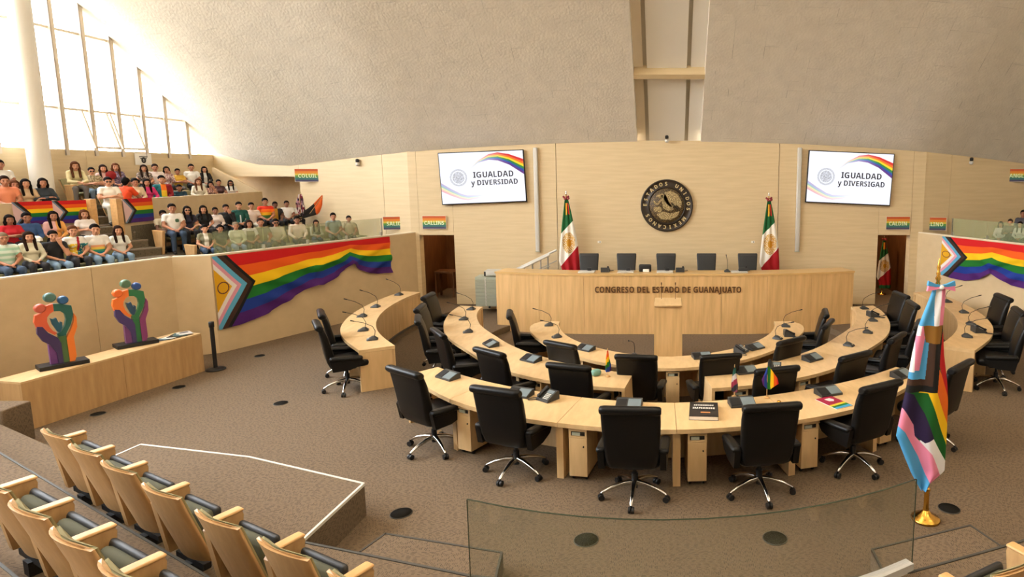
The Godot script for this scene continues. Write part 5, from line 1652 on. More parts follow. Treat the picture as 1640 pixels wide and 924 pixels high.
func build_left_items() -> void:
	# low bench with two sculptures
	var u := Vector3(0.1925, 0, -0.981)
	var n := Vector3(-0.981, 0, -0.1925)
	var o := Vector3(-9.45, 0, -8.80)
	var t := thing("low_bench", "long low maple plinth bench below the left stand", "bench", o)
	var b := Basis(u, Vector3.UP, -n)
	var L := 2.88
	for i in 2:
		obj("front_panel", bx(shape(), u * (L * (0.25 + 0.5 * i)) + Vector3(0, 0.36, 0) + n * 0.015, Vector3(L / 2 - 0.004, 0.72, 0.03), b), M.bench, t)
	obj("top", bx(shape(), u * (L / 2) + Vector3(0, 0.73, 0) + n * 0.26, Vector3(L, 0.03, 0.52), b), M.maple, t)
	for e in [0.015, L - 0.015]:
		obj("end_panel", bx(shape(), u * e + Vector3(0, 0.357, 0) + n * 0.275, Vector3(0.03, 0.714, 0.49), b), M.bench, t)
	obj("back_panel", bx(shape(), u * (L / 2) + Vector3(0, 0.357, 0) + n * 0.505, Vector3(L - 0.06, 0.714, 0.03), b), M.bench, t)
	var col := func(c: Color) -> StandardMaterial3D: return mat(c.lightened(0.12), 0.35)
	var sets := [
		{"or": Color(0.84, 0.30, 0.14), "gr": Color(0.05, 0.30, 0.26), "pu": Color(0.16, 0.09, 0.28), "vi": Color(0.34, 0.14, 0.42), "ma": Color(0.90, 0.42, 0.08), "ch": Color(0.05, 0.27, 0.36), "h1": Color(0.72, 0.27, 0.18), "h2": Color(0.22, 0.38, 0.34), "h3": Color(0.06, 0.26, 0.46), "st": Color(0.22, 0.36, 0.15)},
		{"or": Color(0.92, 0.40, 0.08), "gr": Color(0.07, 0.38, 0.19), "pu": Color(0.17, 0.10, 0.34), "vi": Color(0.38, 0.16, 0.40), "ma": Color(0.45, 0.13, 0.36), "ch": Color(0.06, 0.20, 0.33), "h1": Color(0.90, 0.36, 0.08), "h2": Color(0.26, 0.40, 0.28), "h3": Color(0.05, 0.20, 0.50), "st": Color(0.07, 0.38, 0.16)}]
	for k in 2:
		var at: Vector3 = [Vector3(-9.59, 0.748, -9.60), Vector3(-9.44, 0.748, -10.80)][k]
		var c: Dictionary = sets[k]
		var sc := thing("family_sculpture", ["rainbow sculpture of embracing figures with orange right hand, nearer on the bench", "rainbow sculpture of embracing figures with magenta right hand, farther on the bench"][k], "sculpture", at, 0.95, "rainbow sculptures")
		obj("base", bx(shape(), Vector3(0, 0.03, 0), Vector3(0.58, 0.06, 0.30)), M.black, sc)
		var X := func(a: Array) -> PackedVector2Array:
			var p := PackedVector2Array()
			for i in range(0, a.size(), 2):
				p.append(Vector2((a[i] - 545.0) * 0.00122, 0.06 + (745.0 - a[i + 1]) * 0.00172))
			return p
		for q in [
			["left_figure", "or", [345, 280, 400, 268, 460, 205, 520, 195, 518, 262, 480, 280, 452, 310, 446, 350, 462, 400, 490, 440, 525, 465, 500, 480, 440, 440, 380, 390, 345, 400, 328, 340], 0.09, 0.0],
			["right_figure", "gr", [520, 195, 600, 205, 690, 230, 698, 310, 665, 400, 610, 480, 600, 520, 540, 520, 525, 470, 560, 462, 605, 410, 625, 350, 618, 300, 580, 268, 520, 262], 0.09, 0.0],
			["stem", "st", [528, 500, 604, 500, 606, 745, 545, 745, 545, 600], 0.10, 0.0],
			["left_hand", "pu", [345, 380, 395, 388, 440, 450, 520, 505, 545, 560, 546, 745, 500, 745, 495, 640, 440, 560, 380, 520, 340, 450], 0.09, 0.03],
			["left_pedestal", "vi", [430, 555, 495, 625, 502, 745, 430, 745], 0.09, 0.0],
			["right_hand", "ma", [604, 520, 655, 450, 690, 380, 702, 305, 720, 340, 716, 430, 672, 520, 676, 700, 655, 745, 606, 745], 0.09, 0.03],
			["child_figure", "ch", [480, 325, 505, 335, 535, 325, 555, 380, 572, 365, 586, 375, 580, 420, 556, 465, 530, 455, 490, 380], 0.06, 0.02]]:
			obj(q[0], prism(shape(), X.call(q[2]), Vector3(0, 0, q[4] - 0.05), Vector3.RIGHT, Vector3.UP, Vector3(0, 0, q[3])), col.call(c[q[1]]), sc)
		for q in [["left_head", "h1", 400, 222, 0.072], ["tall_head", "h2", 500, 135, 0.078], ["right_head", "h3", 620, 172, 0.068]]:
			var rings := []
			for i in 7:
				var a := PI * i / 6.0
				var ring := PackedVector3Array()
				for j in 20:
					var g := TAU * j / 20.0
					var r: float = q[4] * (0.72 + 0.28 * sin(a)) if i > 0 and i < 6 else q[4] * 0.7
					ring.append(Vector3((q[2] - 545.0) * 0.00122 + cos(g) * r, 0.06 + (745.0 - q[3]) * 0.00172 + sin(g) * r, 0.06 * -cos(a)))
				rings.append(ring)
			obj(q[0], loft(shape(), rings), col.call(c[q[1]]), sc)
	var names := ["black", "blue grey", "white"]
	for k in 6:
		var bk := thing("booklet", "%s booklet in the spread on the right end of the bench, %s of six" % [["dark", "blue grey", "white", "dark", "teal", "pale"][k], ORD[k]], "booklet", Vector3(-9.24 + 0.02 * k, 0.748 + 0.004 * k, -11.16 - 0.075 * k), 0.3 * k - 0.6, "booklets on the bench")
		obj("cover", bx(shape(), Vector3(0, 0.003, 0), Vector3(0.21, 0.004, 0.28)), [mat(Color(0.10, 0.11, 0.13), 0.5), mat(Color(0.35, 0.45, 0.50), 0.5), M.white, mat(Color(0.08, 0.08, 0.09), 0.5), mat(Color(0.22, 0.38, 0.40), 0.5), M.lightgrey][k], bk)
		obj("print_block", bx(shape(), Vector3(0.0, 0.0055, -0.05), Vector3(0.13, 0.001, 0.07)), [M.lightgrey, M.dark, M.dark, M.grey, M.white, M.dark][k], bk)
	var s := thing("stanchion_post", "black barrier post on round foot beside the banner", "barrier post", Vector3(-8.74, 0, -11.70))
	obj("foot", lathe(shape(), Vector3.ZERO, [Vector2(0, 0), Vector2(0.17, 0), Vector2(0.17, 0.015), Vector2(0.15, 0.03), Vector2(0.04, 0.045)], 28), M.black, s)
	obj("post", tube(shape(), [Vector3(0, 0.03, 0), Vector3(0, 0.86, 0)], 0.036, 16), M.black, s)
	obj("belt_head", lathe(shape(), Vector3.ZERO, [Vector2(0.04, 0.84), Vector2(0.046, 0.85), Vector2(0.046, 0.94), Vector2(0.04, 0.95), Vector2(0, 0.952)], 16), M.black, s)
	var wh := ["beside the near end of the bench", "beside the far end of the bench", "below the rainbow banner", "between the bench and the platform", "right of the platform corner", "before the left half of the glass screen", "behind the right half of the glass screen", "beside the brass flag stand"]
	var k := 0
	for p in [[-9.0, -9.46, 0.10], [-8.68, -10.7, 0.10], [-8.47, -12.6, 0.10], [-6.39, -9.92, 0.11], [-2.98, -6.56, 0.12], [-0.84, -6.05, 0.13], [1.13, -6.08, 0.13], [3.21, -6.66, 0.12]]:
		var d := thing("floor_outlet", "dark round floor outlet cover " + wh[k], "floor outlet", Vector3(p[0], 0.0, p[1]), 0, "round floor outlet covers")
		obj("lid", lathe(shape(), Vector3.ZERO, [Vector2(0, 0.001), Vector2(p[2] * 0.93, 0.001), Vector2(p[2] * 0.93, 0.007), Vector2(0, 0.008)], 32), M.disc, d)
		obj("rim", lathe(shape(), Vector3.ZERO, [Vector2(p[2] * 0.93, 0.001), Vector2(p[2], 0.001), Vector2(p[2], 0.006), Vector2(p[2] * 0.94, 0.009)], 32, false), M.strip, d)
		k += 1

func build_small_items() -> void:
	# fan and hand flags held in the stands
	var f := thing("paddle_fan", "red round paddle fan held up in the top row", "fan", Vector3(-12.85, 3.52, -14.55), 1.0)
	obj("disc", lathe(shape(), Vector3.ZERO, [Vector2(0.0, -0.004), Vector2(0.10, -0.004), Vector2(0.10, 0.004), Vector2(0, 0.004)], 20), mat(Color(0.62, 0.05, 0.08), 0.5), f).transform = Transform3D(Basis(Vector3.RIGHT, PI / 2), Vector3(0, 0.2, 0))
	obj("handle", tube(shape(), [Vector3(0, -0.06, 0), Vector3(0, 0.11, 0)], 0.008, 6), M.armwood, f)
	var im := Image.create(40, 40, false, Image.FORMAT_RGB8)
	var r := RandomNumberGenerator.new()
	r.seed = 77
	for y in 10:
		for x in 10:
			im.fill_rect(Rect2i(x * 4, y * 4, 4, 4), [Color(0.45, 0.08, 0.16), Color(0.75, 0.55, 0.60), Color(0.2, 0.1, 0.18), Color(0.85, 0.8, 0.8)][r.randi_range(0, 3)])
	var a := thing("hand_flag", "folded maroon patterned cloth held up at the end of the second row", "flag", Vector3(-10.55, 2.42, -18.0), 0.5)
	obj("stick", tube(shape(), [Vector3(0, 0, 0), Vector3(0, 0.72, 0)], 0.008, 6), M.armwood, a)
	obj("cloth", cloth([-0.02, -0.09, -0.10, -0.03], [0.06, 0.10, 0.12, 0.08], [0.74, 0.55, 0.3, 0.12], 3, 0.03, 0.03, Rect2(-0.11, 0.75, 0.24, 0.64), 10, 10), img_mat(im, 0.85), a)
	var b := thing("hand_flag", "black and orange pointed flag held out at the end of the second row", "flag", Vector3(-10.40, 2.48, -18.05), 0.4)
	obj("stick", tube(shape(), [Vector3(-0.3, -0.02, 0), Vector3(0.02, 0.05, 0), Vector3(0.42, 0.62, 0)], 0.008, 6), M.armwood, b)
	var im2 := poly_image(60, 60, Color(0.10, 0.09, 0.08), [[Color(0.85, 0.36, 0.08), V([38, 0, 60, 0, 60, 60, 44, 60])]])
	obj("cloth", cloth([0.40, 0.12, -0.2, -0.3], [0.43, 0.40, 0.30, -0.1], [0.64, 0.34, 0.1, -0.02], 3, 0.02, 0.02, Rect2(-0.3, 0.65, 0.74, 0.68), 10, 10), img_mat(im2, 0.85), b)
	var cp := thing("folded_cap", "white cap resting on a lap in the second row above the bench", "cap", Vector3(-11.58, 2.54, -11.40), 0.6)
	obj("crown", lathe(shape(), Vector3.ZERO, [Vector2(0.09, 0), Vector2(0.085, 0.05), Vector2(0.05, 0.085), Vector2(0, 0.095)], 14), M.white, cp)
	obj("brim", bx(shape(), Vector3(0, 0.005, 0.11), Vector3(0.14, 0.008, 0.09)), M.white, cp)

# ---------------------------------------------------------------- people
func net(bones: Array, cell: float, k: float) -> Dictionary:
	# smooth union of tapered capsules, meshed as surface nets
	var lo := Vector3(9, 9, 9)
	var hi := -lo
	for b in bones:
		var r := Vector3.ONE * (maxf(b[2], b[3]) + k + cell * 2)
		lo = lo.min(b[0].min(b[1]) - r)
		hi = hi.max(b[0].max(b[1]) + r)
	var nx := int((hi.x - lo.x) / cell) + 2
	var ny := int((hi.y - lo.y) / cell) + 2
	var nz := int((hi.z - lo.z) / cell) + 2
	var F := PackedFloat32Array()
	F.resize(nx * ny * nz)
	F.fill(1.0)
	var best := F.duplicate()
	var C := PackedInt32Array()
	C.resize(nx * ny * nz)
	for b in bones:
		var a: Vector3 = b[0]
		var ba: Vector3 = b[1] - b[0]
		var ra: float = b[2]
		var rb: float = b[3]
		var cl: int = b[4]
		var fz: float = b[5]
		var m := k + cell * 1.5
		var l: Vector3 = (a.min(b[1]) - Vector3.ONE * (maxf(ra, rb) + m) - lo) / cell
		var h: Vector3 = (a.max(b[1]) + Vector3.ONE * (maxf(ra, rb) + m) - lo) / cell
		var bb := maxf(ba.length_squared(), 1e-9)
		for z in range(maxi(0, int(l.z)), mini(nz, int(h.z) + 1)):
			for y in range(maxi(0, int(l.y)), mini(ny, int(h.y) + 1)):
				var at := (z * ny + y) * nx
				for x in range(maxi(0, int(l.x)), mini(nx, int(h.x) + 1)):
					var p := Vector3(x, y, z) * cell + lo - a
					var t := clampf(p.dot(ba) / bb, 0.0, 1.0)
					var q := p - ba * t
					q.z /= fz
					var d := q.length() - (ra + (rb - ra) * t)
					var f := F[at + x]
					var s := maxf(k - absf(f - d), 0.0) / k
					F[at + x] = minf(f, d) - s * s * k * 0.25
					if d < best[at + x]:
						best[at + x] = d
						C[at + x] = cl
	var ids := {}
	var v := PackedVector3Array()
	var n := PackedVector3Array()
	var c := PackedInt32Array()
	var off := [0, 1, nx, nx + 1, nx * ny, nx * ny + 1, nx * ny + nx, nx * ny + nx + 1]
	var far := cell * 2.0
	for z in nz - 1:
		for y in ny - 1:
			var row := (z * ny + y) * nx
			for x in nx - 1:
				var o := row + x
				if absf(F[o]) > far:
					continue
				var mask := 0
				for i in 8:
					if F[o + off[i]] < 0: mask |= 1 << i
				if mask == 0 or mask == 255:
					continue
				var sum := Vector3.ZERO
				var cnt := 0
				for e in [[0, 1], [2, 3], [4, 5], [6, 7], [0, 2], [1, 3], [4, 6], [5, 7], [0, 4], [1, 5], [2, 6], [3, 7]]:
					var fa := F[o + off[e[0]]]
					var fb := F[o + off[e[1]]]
					if (fa < 0) != (fb < 0):
						var t := fa / (fa - fb)
						var pa := Vector3(e[0] & 1, (e[0] >> 1) & 1, e[0] >> 2)
						var pb := Vector3(e[1] & 1, (e[1] >> 1) & 1, e[1] >> 2)
						sum += pa.lerp(pb, t)
						cnt += 1
				ids[o] = v.size()
				v.append((Vector3(x, y, z) + sum / cnt) * cell + lo)
				var f0 := F[o]
				n.append(Vector3(F[o + 1] + F[o + off[3]] + F[o + off[5]] + F[o + off[7]] - f0 - F[o + off[2]] - F[o + off[4]] - F[o + off[6]], F[o + off[2]] + F[o + off[3]] + F[o + off[6]] + F[o + off[7]] - f0 - F[o + 1] - F[o + off[4]] - F[o + off[5]], F[o + off[4]] + F[o + off[5]] + F[o + off[6]] + F[o + off[7]] - f0 - F[o + 1] - F[o + off[2]] - F[o + off[3]]).normalized())
				var bi := 0
				for i in 8:
					if F[o + off[i]] < F[o + off[bi]]: bi = i
				c.append(C[o + off[bi]])
	var ix := PackedInt32Array()
	var st := [1, nx, nx * ny]
	for o in ids:
		for ax in 3:
			var fa: float = F[o]
			var fb: float = F[o + st[ax]]
			if (fa < 0) == (fb < 0):
				continue
			var s1: int = st[(ax + 1) % 3]
			var s2: int = st[(ax + 2) % 3]
			if not (ids.has(o - s1) and ids.has(o - s2) and ids.has(o - s1 - s2)):
				continue
			var q := [ids[o], ids[o - s1], ids[o - s1 - s2], ids[o - s2]]
			if fa > 0:
				ix.append_array([q[0], q[1], q[2], q[0], q[2], q[3]])
			else:
				ix.append_array([q[0], q[2], q[1], q[0], q[3], q[2]])
	return {"v": v, "n": n, "c": c, "i": ix}

func arrays(v: PackedVector3Array, n: PackedVector3Array, ix: PackedInt32Array, uv = null) -> Array:
	var a := []
	a.resize(Mesh.ARRAY_MAX)
	a[Mesh.ARRAY_VERTEX] = v
	a[Mesh.ARRAY_NORMAL] = n
	a[Mesh.ARRAY_INDEX] = ix
	if uv != null: a[Mesh.ARRAY_TEX_UV] = uv
	return a

func join(to: Dictionary, part: Dictionary, t: Transform3D) -> void:
	var base: int = to.v.size()
	var b := t.basis.orthonormalized()
	var flip := t.basis.determinant() < 0
	for i in part.v.size():
		to.v.append(t * part.v[i])
		to.n.append((t.basis * part.n[i]).normalized())
		to.c.append(part.c[i])
	for i in range(0, part.i.size(), 3):
		to.i.append(base + part.i[i])
		to.i.append(base + part.i[i + (2 if flip else 1)])
		to.i.append(base + part.i[i + (1 if flip else 2)])

func garment(body: Dictionary, classes: Array, lift: float) -> ArrayMesh:
	var map := {}
	var v := PackedVector3Array()
	var n := PackedVector3Array()
	var uv := PackedVector2Array()
	var ix := PackedInt32Array()
	for i in range(0, body.i.size(), 3):
		var hit := 0
		for j in 3:
			if body.c[body.i[i + j]] in classes: hit += 1
		if hit < 2:
			continue
		for j in 3:
			var o: int = body.i[i + j]
			if not map.has(o):
				map[o] = v.size()
				v.append(body.v[o] + body.n[o] * lift)
				n.append(body.n[o])
				uv.append(Vector2(body.v[o].x / 0.5 + 0.5, (1.02 - body.v[o].y) / 0.5))
			ix.append(map[o])
	var m := ArrayMesh.new()
	m.add_surface_from_arrays(Mesh.PRIMITIVE_TRIANGLES, arrays(v, n, ix, uv))
	return m

func make_head() -> Dictionary:
	return net([
		[Vector3(0, 0.03, -0.012), Vector3(0, 0.035, -0.035), 0.084, 0.084, 0, 1.0], [Vector3(0, -0.02, 0.018), Vector3(0, -0.05, 0.024), 0.064, 0.055, 0, 1.0],
		[Vector3(-0.012, -0.088, 0.04), Vector3(0.012, -0.088, 0.04), 0.028, 0.028, 0, 1.0], [Vector3(0, 0.005, 0.078), Vector3(0, -0.026, 0.092), 0.009, 0.014, 0, 1.0],
		[Vector3(-0.04, 0.024, 0.052), Vector3(0.04, 0.024, 0.052), 0.02, 0.02, 0, 1.0], [Vector3(-0.044, -0.03, 0.045), Vector3(-0.04, -0.035, 0.045), 0.026, 0.026, 0, 1.0], [Vector3(0.044, -0.03, 0.045), Vector3(0.04, -0.035, 0.045), 0.026, 0.026, 0, 1.0],
		[Vector3(-0.088, 0.012, -0.012), Vector3(-0.084, -0.022, -0.006), 0.017, 0.013, 0, 1.0], [Vector3(0.088, 0.012, -0.012), Vector3(0.084, -0.022, -0.006), 0.017, 0.013, 0, 1.0],
		[Vector3(0, -0.07, -0.022), Vector3(0, -0.17, -0.03), 0.052, 0.056, 0, 1.0], [Vector3(-0.015, -0.06, 0.074), Vector3(0.015, -0.06, 0.074), 0.013, 0.013, 0, 1.0]], 0.009, 0.02)

func make_hand() -> Dictionary:
	var b := [[Vector3(-0.02, 0, 0.0), Vector3(-0.026, 0, 0.075), 0.016, 0.014, 0, 1.0], [Vector3(0.016, 0, 0.0), Vector3(0.026, 0, 0.07), 0.016, 0.013, 0, 1.0], [Vector3(0, 0, -0.03), Vector3(0, 0, 0.06), 0.024, 0.016, 0, 1.0]]
	var lens := [0.038, 0.044, 0.041, 0.032]
	for i in 4:
		var x := -0.031 + 0.0205 * i
		var p := Vector3(x, 0, 0.078)
		var q := p + Vector3(0.002 * (i - 1.5), -0.008, lens[i])
		var r := q + Vector3(0, -lens[i] * 0.62, lens[i] * 0.55)
		b.append([p, q, 0.0088, 0.0082, 0, 1.0])
		b.append([q, r, 0.0082, 0.007, 0, 1.0])
	b.append([Vector3(-0.024, -0.004, 0.022), Vector3(-0.052, -0.014, 0.052), 0.012, 0.0098, 0, 1.0])
	b.append([Vector3(-0.052, -0.014, 0.052), Vector3(-0.058, -0.024, 0.082), 0.0096, 0.008, 0, 1.0])
	return net(b, 0.0055, 0.006)

func make_hair(kind: String) -> ArrayMesh:
	var b := [[Vector3(0, 0.045, -0.028), Vector3(0, 0.035, -0.05), 0.096, 0.09, 0, 1.0], [Vector3(0, 0.02, -0.06), Vector3(0, -0.04, -0.06), 0.07, 0.055, 0, 1.0]]
	if kind == "long" or kind == "bob":
		var e := -0.27 if kind == "long" else -0.12
		for s in [-1.0, 1.0]:
			b.append([Vector3(s * 0.075, 0.05, 0.0), Vector3(s * 0.09, -0.06, -0.01), 0.032, 0.03, 0, 1.0])
			b.append([Vector3(s * 0.09, -0.06, -0.01), Vector3(s * (0.082 if kind == "long" else 0.09), e * 1.1 if kind == "long" else e, 0.105 if kind == "long" else -0.01), 0.033, 0.030, 0, 1.0])
		b.append([Vector3(0, 0.0, -0.07), Vector3(0, e, -0.085), 0.075, 0.06, 0, 0.7])
	if kind == "curly":
		var r := RandomNumberGenerator.new()
		r.seed = 12
		for i in 22:
			var a := r.randf() * TAU
			var h := r.randf_range(-0.2, 1.0)
			var d := Vector3(cos(a) * sqrt(1 - h * h), h, -absf(sin(a)) * sqrt(1 - h * h) * 0.9 + 0.25)
			b.append([Vector3(0, 0.03, -0.03) + d * 0.09, Vector3(0, 0.03, -0.03) + d * 0.095, 0.034, 0.03, 0, 1.0])
	if kind == "bun":
		b.append([Vector3(0, 0.04, -0.14), Vector3(0, 0.05, -0.15), 0.042, 0.042, 0, 1.0])
		b.append([Vector3(-0.03, -0.06, -0.09), Vector3(-0.03, -0.18, -0.10), 0.03, 0.02, 0, 1.0])
	var d := net(b, 0.013, 0.03)
	var m := ArrayMesh.new()
	m.add_surface_from_arrays(Mesh.PRIMITIVE_TRIANGLES, arrays(d.v, d.n, d.i))
	return m

var head: Dictionary
var hand: Dictionary
var hair := {}
var bodies := {}

func make_body(pose: int, female: bool) -> Dictionary:
	var sh := 0.155 if female else 0.178
	var lean := 0.0
	if pose == 2: lean = 0.20
	var hip := Vector3(0, 0.53, 0)
	var tilt := func(p: Vector3) -> Vector3: return hip + (p - hip).rotated(Vector3.RIGHT, lean)
	var T := {"ne": tilt.call(Vector3(0, 1.01, -0.035)), "he": tilt.call(Vector3(0, 1.155, -0.015))}
	var bn := []
	bn.append([Vector3(-0.075, 0.52, -0.01), Vector3(0.075, 0.52, -0.01), 0.105, 0.105, 4, 1.0])
	bn.append([tilt.call(Vector3(0, 0.60, -0.005)), tilt.call(Vector3(0, 0.74, -0.02)), 0.125 if female else 0.135, 0.12 if female else 0.14, 1, 0.80])
	bn.append([tilt.call(Vector3(-0.05, 0.84, -0.02)), tilt.call(Vector3(0.05, 0.84, -0.02)), 0.118, 0.118, 1, 0.85])
	if female:
		bn.append([tilt.call(Vector3(-0.06, 0.83, 0.06)), tilt.call(Vector3(0.06, 0.83, 0.06)), 0.052, 0.052, 1, 1.0])
	bn.append([tilt.call(Vector3(-sh + 0.03, 0.955, -0.035)), tilt.call(Vector3(sh - 0.03, 0.955, -0.035)), 0.062, 0.062, 1, 1.0])
	bn.append([tilt.call(Vector3(0, 0.97, -0.035)), T.ne, 0.07, 0.05, 1, 1.0])
	bn.append([T.ne, T.he, 0.048, 0.046, 0, 1.0])
	var el := [Vector3(-0.225, 0.72, 0.03), Vector3(0.225, 0.72, 0.03)]
	var wr := [Vector3(-0.075, 0.625, 0.25), Vector3(0.085, 0.635, 0.23)]
	var hd := [Vector3(0.75, -0.25, 0.6), Vector3(-0.75, -0.25, 0.6)]
	match pose:
		1:
			el = [Vector3(-0.235, 0.735, 0.07), Vector3(0.235, 0.735, 0.07)]
			wr = [Vector3(0.03, 0.78, 0.20), Vector3(-0.03, 0.75, 0.22)]
			hd = [Vector3(0.95, 0.1, 0.05), Vector3(-0.95, 0.12, 0.05)]
		2:
			el = [Vector3(-0.20, 0.71, 0.26), Vector3(0.20, 0.71, 0.26)]
			wr = [Vector3(-0.05, 0.70, 0.44), Vector3(0.06, 0.69, 0.44)]
			hd = [Vector3(0.6, -0.1, 0.7), Vector3(-0.6, -0.15, 0.7)]
		3:
			el = [Vector3(-0.245, 0.73, 0.05), Vector3(0.245, 0.73, 0.05)]
			wr = [Vector3(-0.135, 0.625, 0.28), Vector3(0.14, 0.625, 0.28)]
			hd = [Vector3(0.15, -0.2, 1), Vector3(-0.15, -0.2, 1)]
		4:
			el = [Vector3(-0.225, 0.72, 0.03), Vector3(0.19, 0.73, 0.15)]
			wr = [Vector3(-0.03, 0.635, 0.24), Vector3(0.075, 0.97, 0.145)]
			hd = [Vector3(0.75, -0.2, 0.5), Vector3(-0.25, 0.95, -0.05)]
	for i in 2:
		var s: float = [-1.0, 1.0][i]
		var so: Vector3 = tilt.call(Vector3(s * sh, 0.95, -0.035))
		var mid: Vector3 = so.lerp(el[i], 0.55)
		bn.append([so, mid, 0.056 if female else 0.062, 0.046 if female else 0.052, 1, 1.0])
		bn.append([mid, el[i], 0.045 if female else 0.051, 0.038 if female else 0.043, 2, 1.0])
		bn.append([el[i], wr[i], 0.038 if female else 0.043, 0.026 if female else 0.029, 3, 1.0])
		var kn := Vector3(s * 0.115, 0.515, 0.43)
		var an := Vector3(s * 0.115, 0.10, 0.40)
		bn.append([Vector3(s * 0.085, 0.525, 0.02), kn, 0.086, 0.062, 4, 1.0])
		bn.append([kn, an, 0.06, 0.042, 4, 1.0])
		bn.append([an + Vector3(0, -0.045, -0.02), Vector3(s * 0.13, 0.04, 0.56), 0.042, 0.034, 5, 1.0])
	var d := net(bn, 0.02, 0.035)
	join(d, head, Transform3D(Basis(Vector3.RIGHT, lean * 0.3), T.he))
	for i in 2:
		var z: Vector3 = hd[i].normalized()
		var y := (Vector3.UP - z * z.y).normalized()
		if pose == 4 and i == 1: y = Vector3(0, 0, 1)
		var x := y.cross(z).normalized()
		y = z.cross(x)
		var b := Basis(x, y, z)
		if i == 0: b = Basis(-x, y, z)
		join(d, hand, Transform3D(b, wr[i] + z * 0.012))
	var out := {"pose": pose, "head_at": T.he, "lean": lean}
	var m := ArrayMesh.new()
	m.add_surface_from_arrays(Mesh.PRIMITIVE_TRIANGLES, arrays(d.v, d.n, d.i))
	out.body = m
	out.short = garment(d, [1], 0.008)
	out.long = garment(d, [1, 2, 3], 0.008)
	out.trousers = garment(d, [4], 0.007)
	out.shoes = garment(d, [5], 0.006)
	return out

func inst(called: String, m: Mesh, mt: Material, parent: Node3D) -> MeshInstance3D:
	var o := MeshInstance3D.new()
	o.name = called
	o.mesh = m
	o.material_override = mt
	parent.add_child(o, true)
	return o

func shirt_mat(k) -> StandardMaterial3D:
	if k is Color:
		return mat(k, 0.85)
	var im := Image.create(64, 64, false, Image.FORMAT_RGB8)
	var f := FastNoiseLite.new()
	f.seed = 8
	f.frequency = 0.12
	for y in 64:
		for x in 64:
			var v := y / 64.0
			var c := Color(0.88, 0.86, 0.83)
			match k:
				"rainbow": c = [Color(0.85, 0.18, 0.06), Color(0.92, 0.42, 0.05), Color(0.93, 0.70, 0.10), Color(0.25, 0.42, 0.18), Color(0.16, 0.33, 0.30)][clampi(int(v * 5.2), 0, 4)]
				"band":
					if v > 0.42 and v < 0.80 and absf(x - 32) < 17: c = [Color(0.90, 0.62, 0.45), Color(0.92, 0.80, 0.35), Color(0.20, 0.60, 0.45), Color(0.10, 0.50, 0.58)][clampi(int((v - 0.42) / 0.095), 0, 3)]
				"multi":
					if v > 0.3: c = Color(0.88, 0.72, 0.12) if x < 34 else Color(0.08, 0.45, 0.48)
					if v > 0.3 and f.get_noise_2d(x, y) > 0.2: c = Color(0.90, 0.86, 0.70)
					if absf(x - 40 + 8 * v) < 3 and v < 0.6: c = Color(0.62, 0.06, 0.10)
				"tealbow": c = Color(0.06, 0.40, 0.42) if x < 26 else (Color(0.55, 0.08, 0.12) if x > 42 else [Color(0.90, 0.45, 0.10), Color(0.92, 0.78, 0.18), Color(0.75, 0.80, 0.25)][clampi(int(v * 3), 0, 2)])
				"olivepat": c = Color(0.50, 0.45, 0.33) if f.get_noise_2d(x, y) > 0 else Color(0.76, 0.70, 0.58)
				"purplepat": c = Color(0.36, 0.30, 0.42) if f.get_noise_2d(x, y) > 0 else Color(0.62, 0.56, 0.64)
				"greypat": c = Color(0.40, 0.35, 0.33) if f.get_noise_2d(x, y) > -0.1 else Color(0.72, 0.66, 0.60)
				"pinkpat": c = Color(0.86, 0.78, 0.74) if f.get_noise_2d(x, y) > -0.1 else Color(0.62, 0.42, 0.44)
				"brownpat": c = Color(0.42, 0.28, 0.24) if f.get_noise_2d(x, y) > 0 else Color(0.75, 0.58, 0.50)
				"stripe": c = Color(0.80, 0.86, 0.80) if int(v * 9) % 2 == 0 else Color(0.62, 0.78, 0.68)
				"chest":
					if Vector2(x - 40, y - 22).length() < 6: c = Color(0.30, 0.42, 0.32)
				"vest": c = Color(0.46, 0.44, 0.34) if absf(x - 32) > 7 else Color(0.85, 0.83, 0.78)
				"darkvest": c = Color(0.13, 0.12, 0.13) if absf(x - 32) > 7 else Color(0.82, 0.80, 0.76)
				"apron": c = Color(0.48, 0.46, 0.34) if absf(x - 32) < 15 and v > 0.15 else Color(0.87, 0.85, 0.80)
				"pinkorange": c = Color(0.88, 0.68, 0.66) if x < 34 else Color(0.88, 0.62, 0.32)
				"lanyard": c = Color(0.06, 0.30, 0.26) if not (absf(x - 32) < 3 and v > 0.3) else Color(0.85, 0.88, 0.88)
				"blackyellow": c = Color(0.72, 0.52, 0.12) if x < 40 else Color(0.12, 0.11, 0.11)
			im.set_pixel(x, y, c)
	return img_mat(im, 0.85)

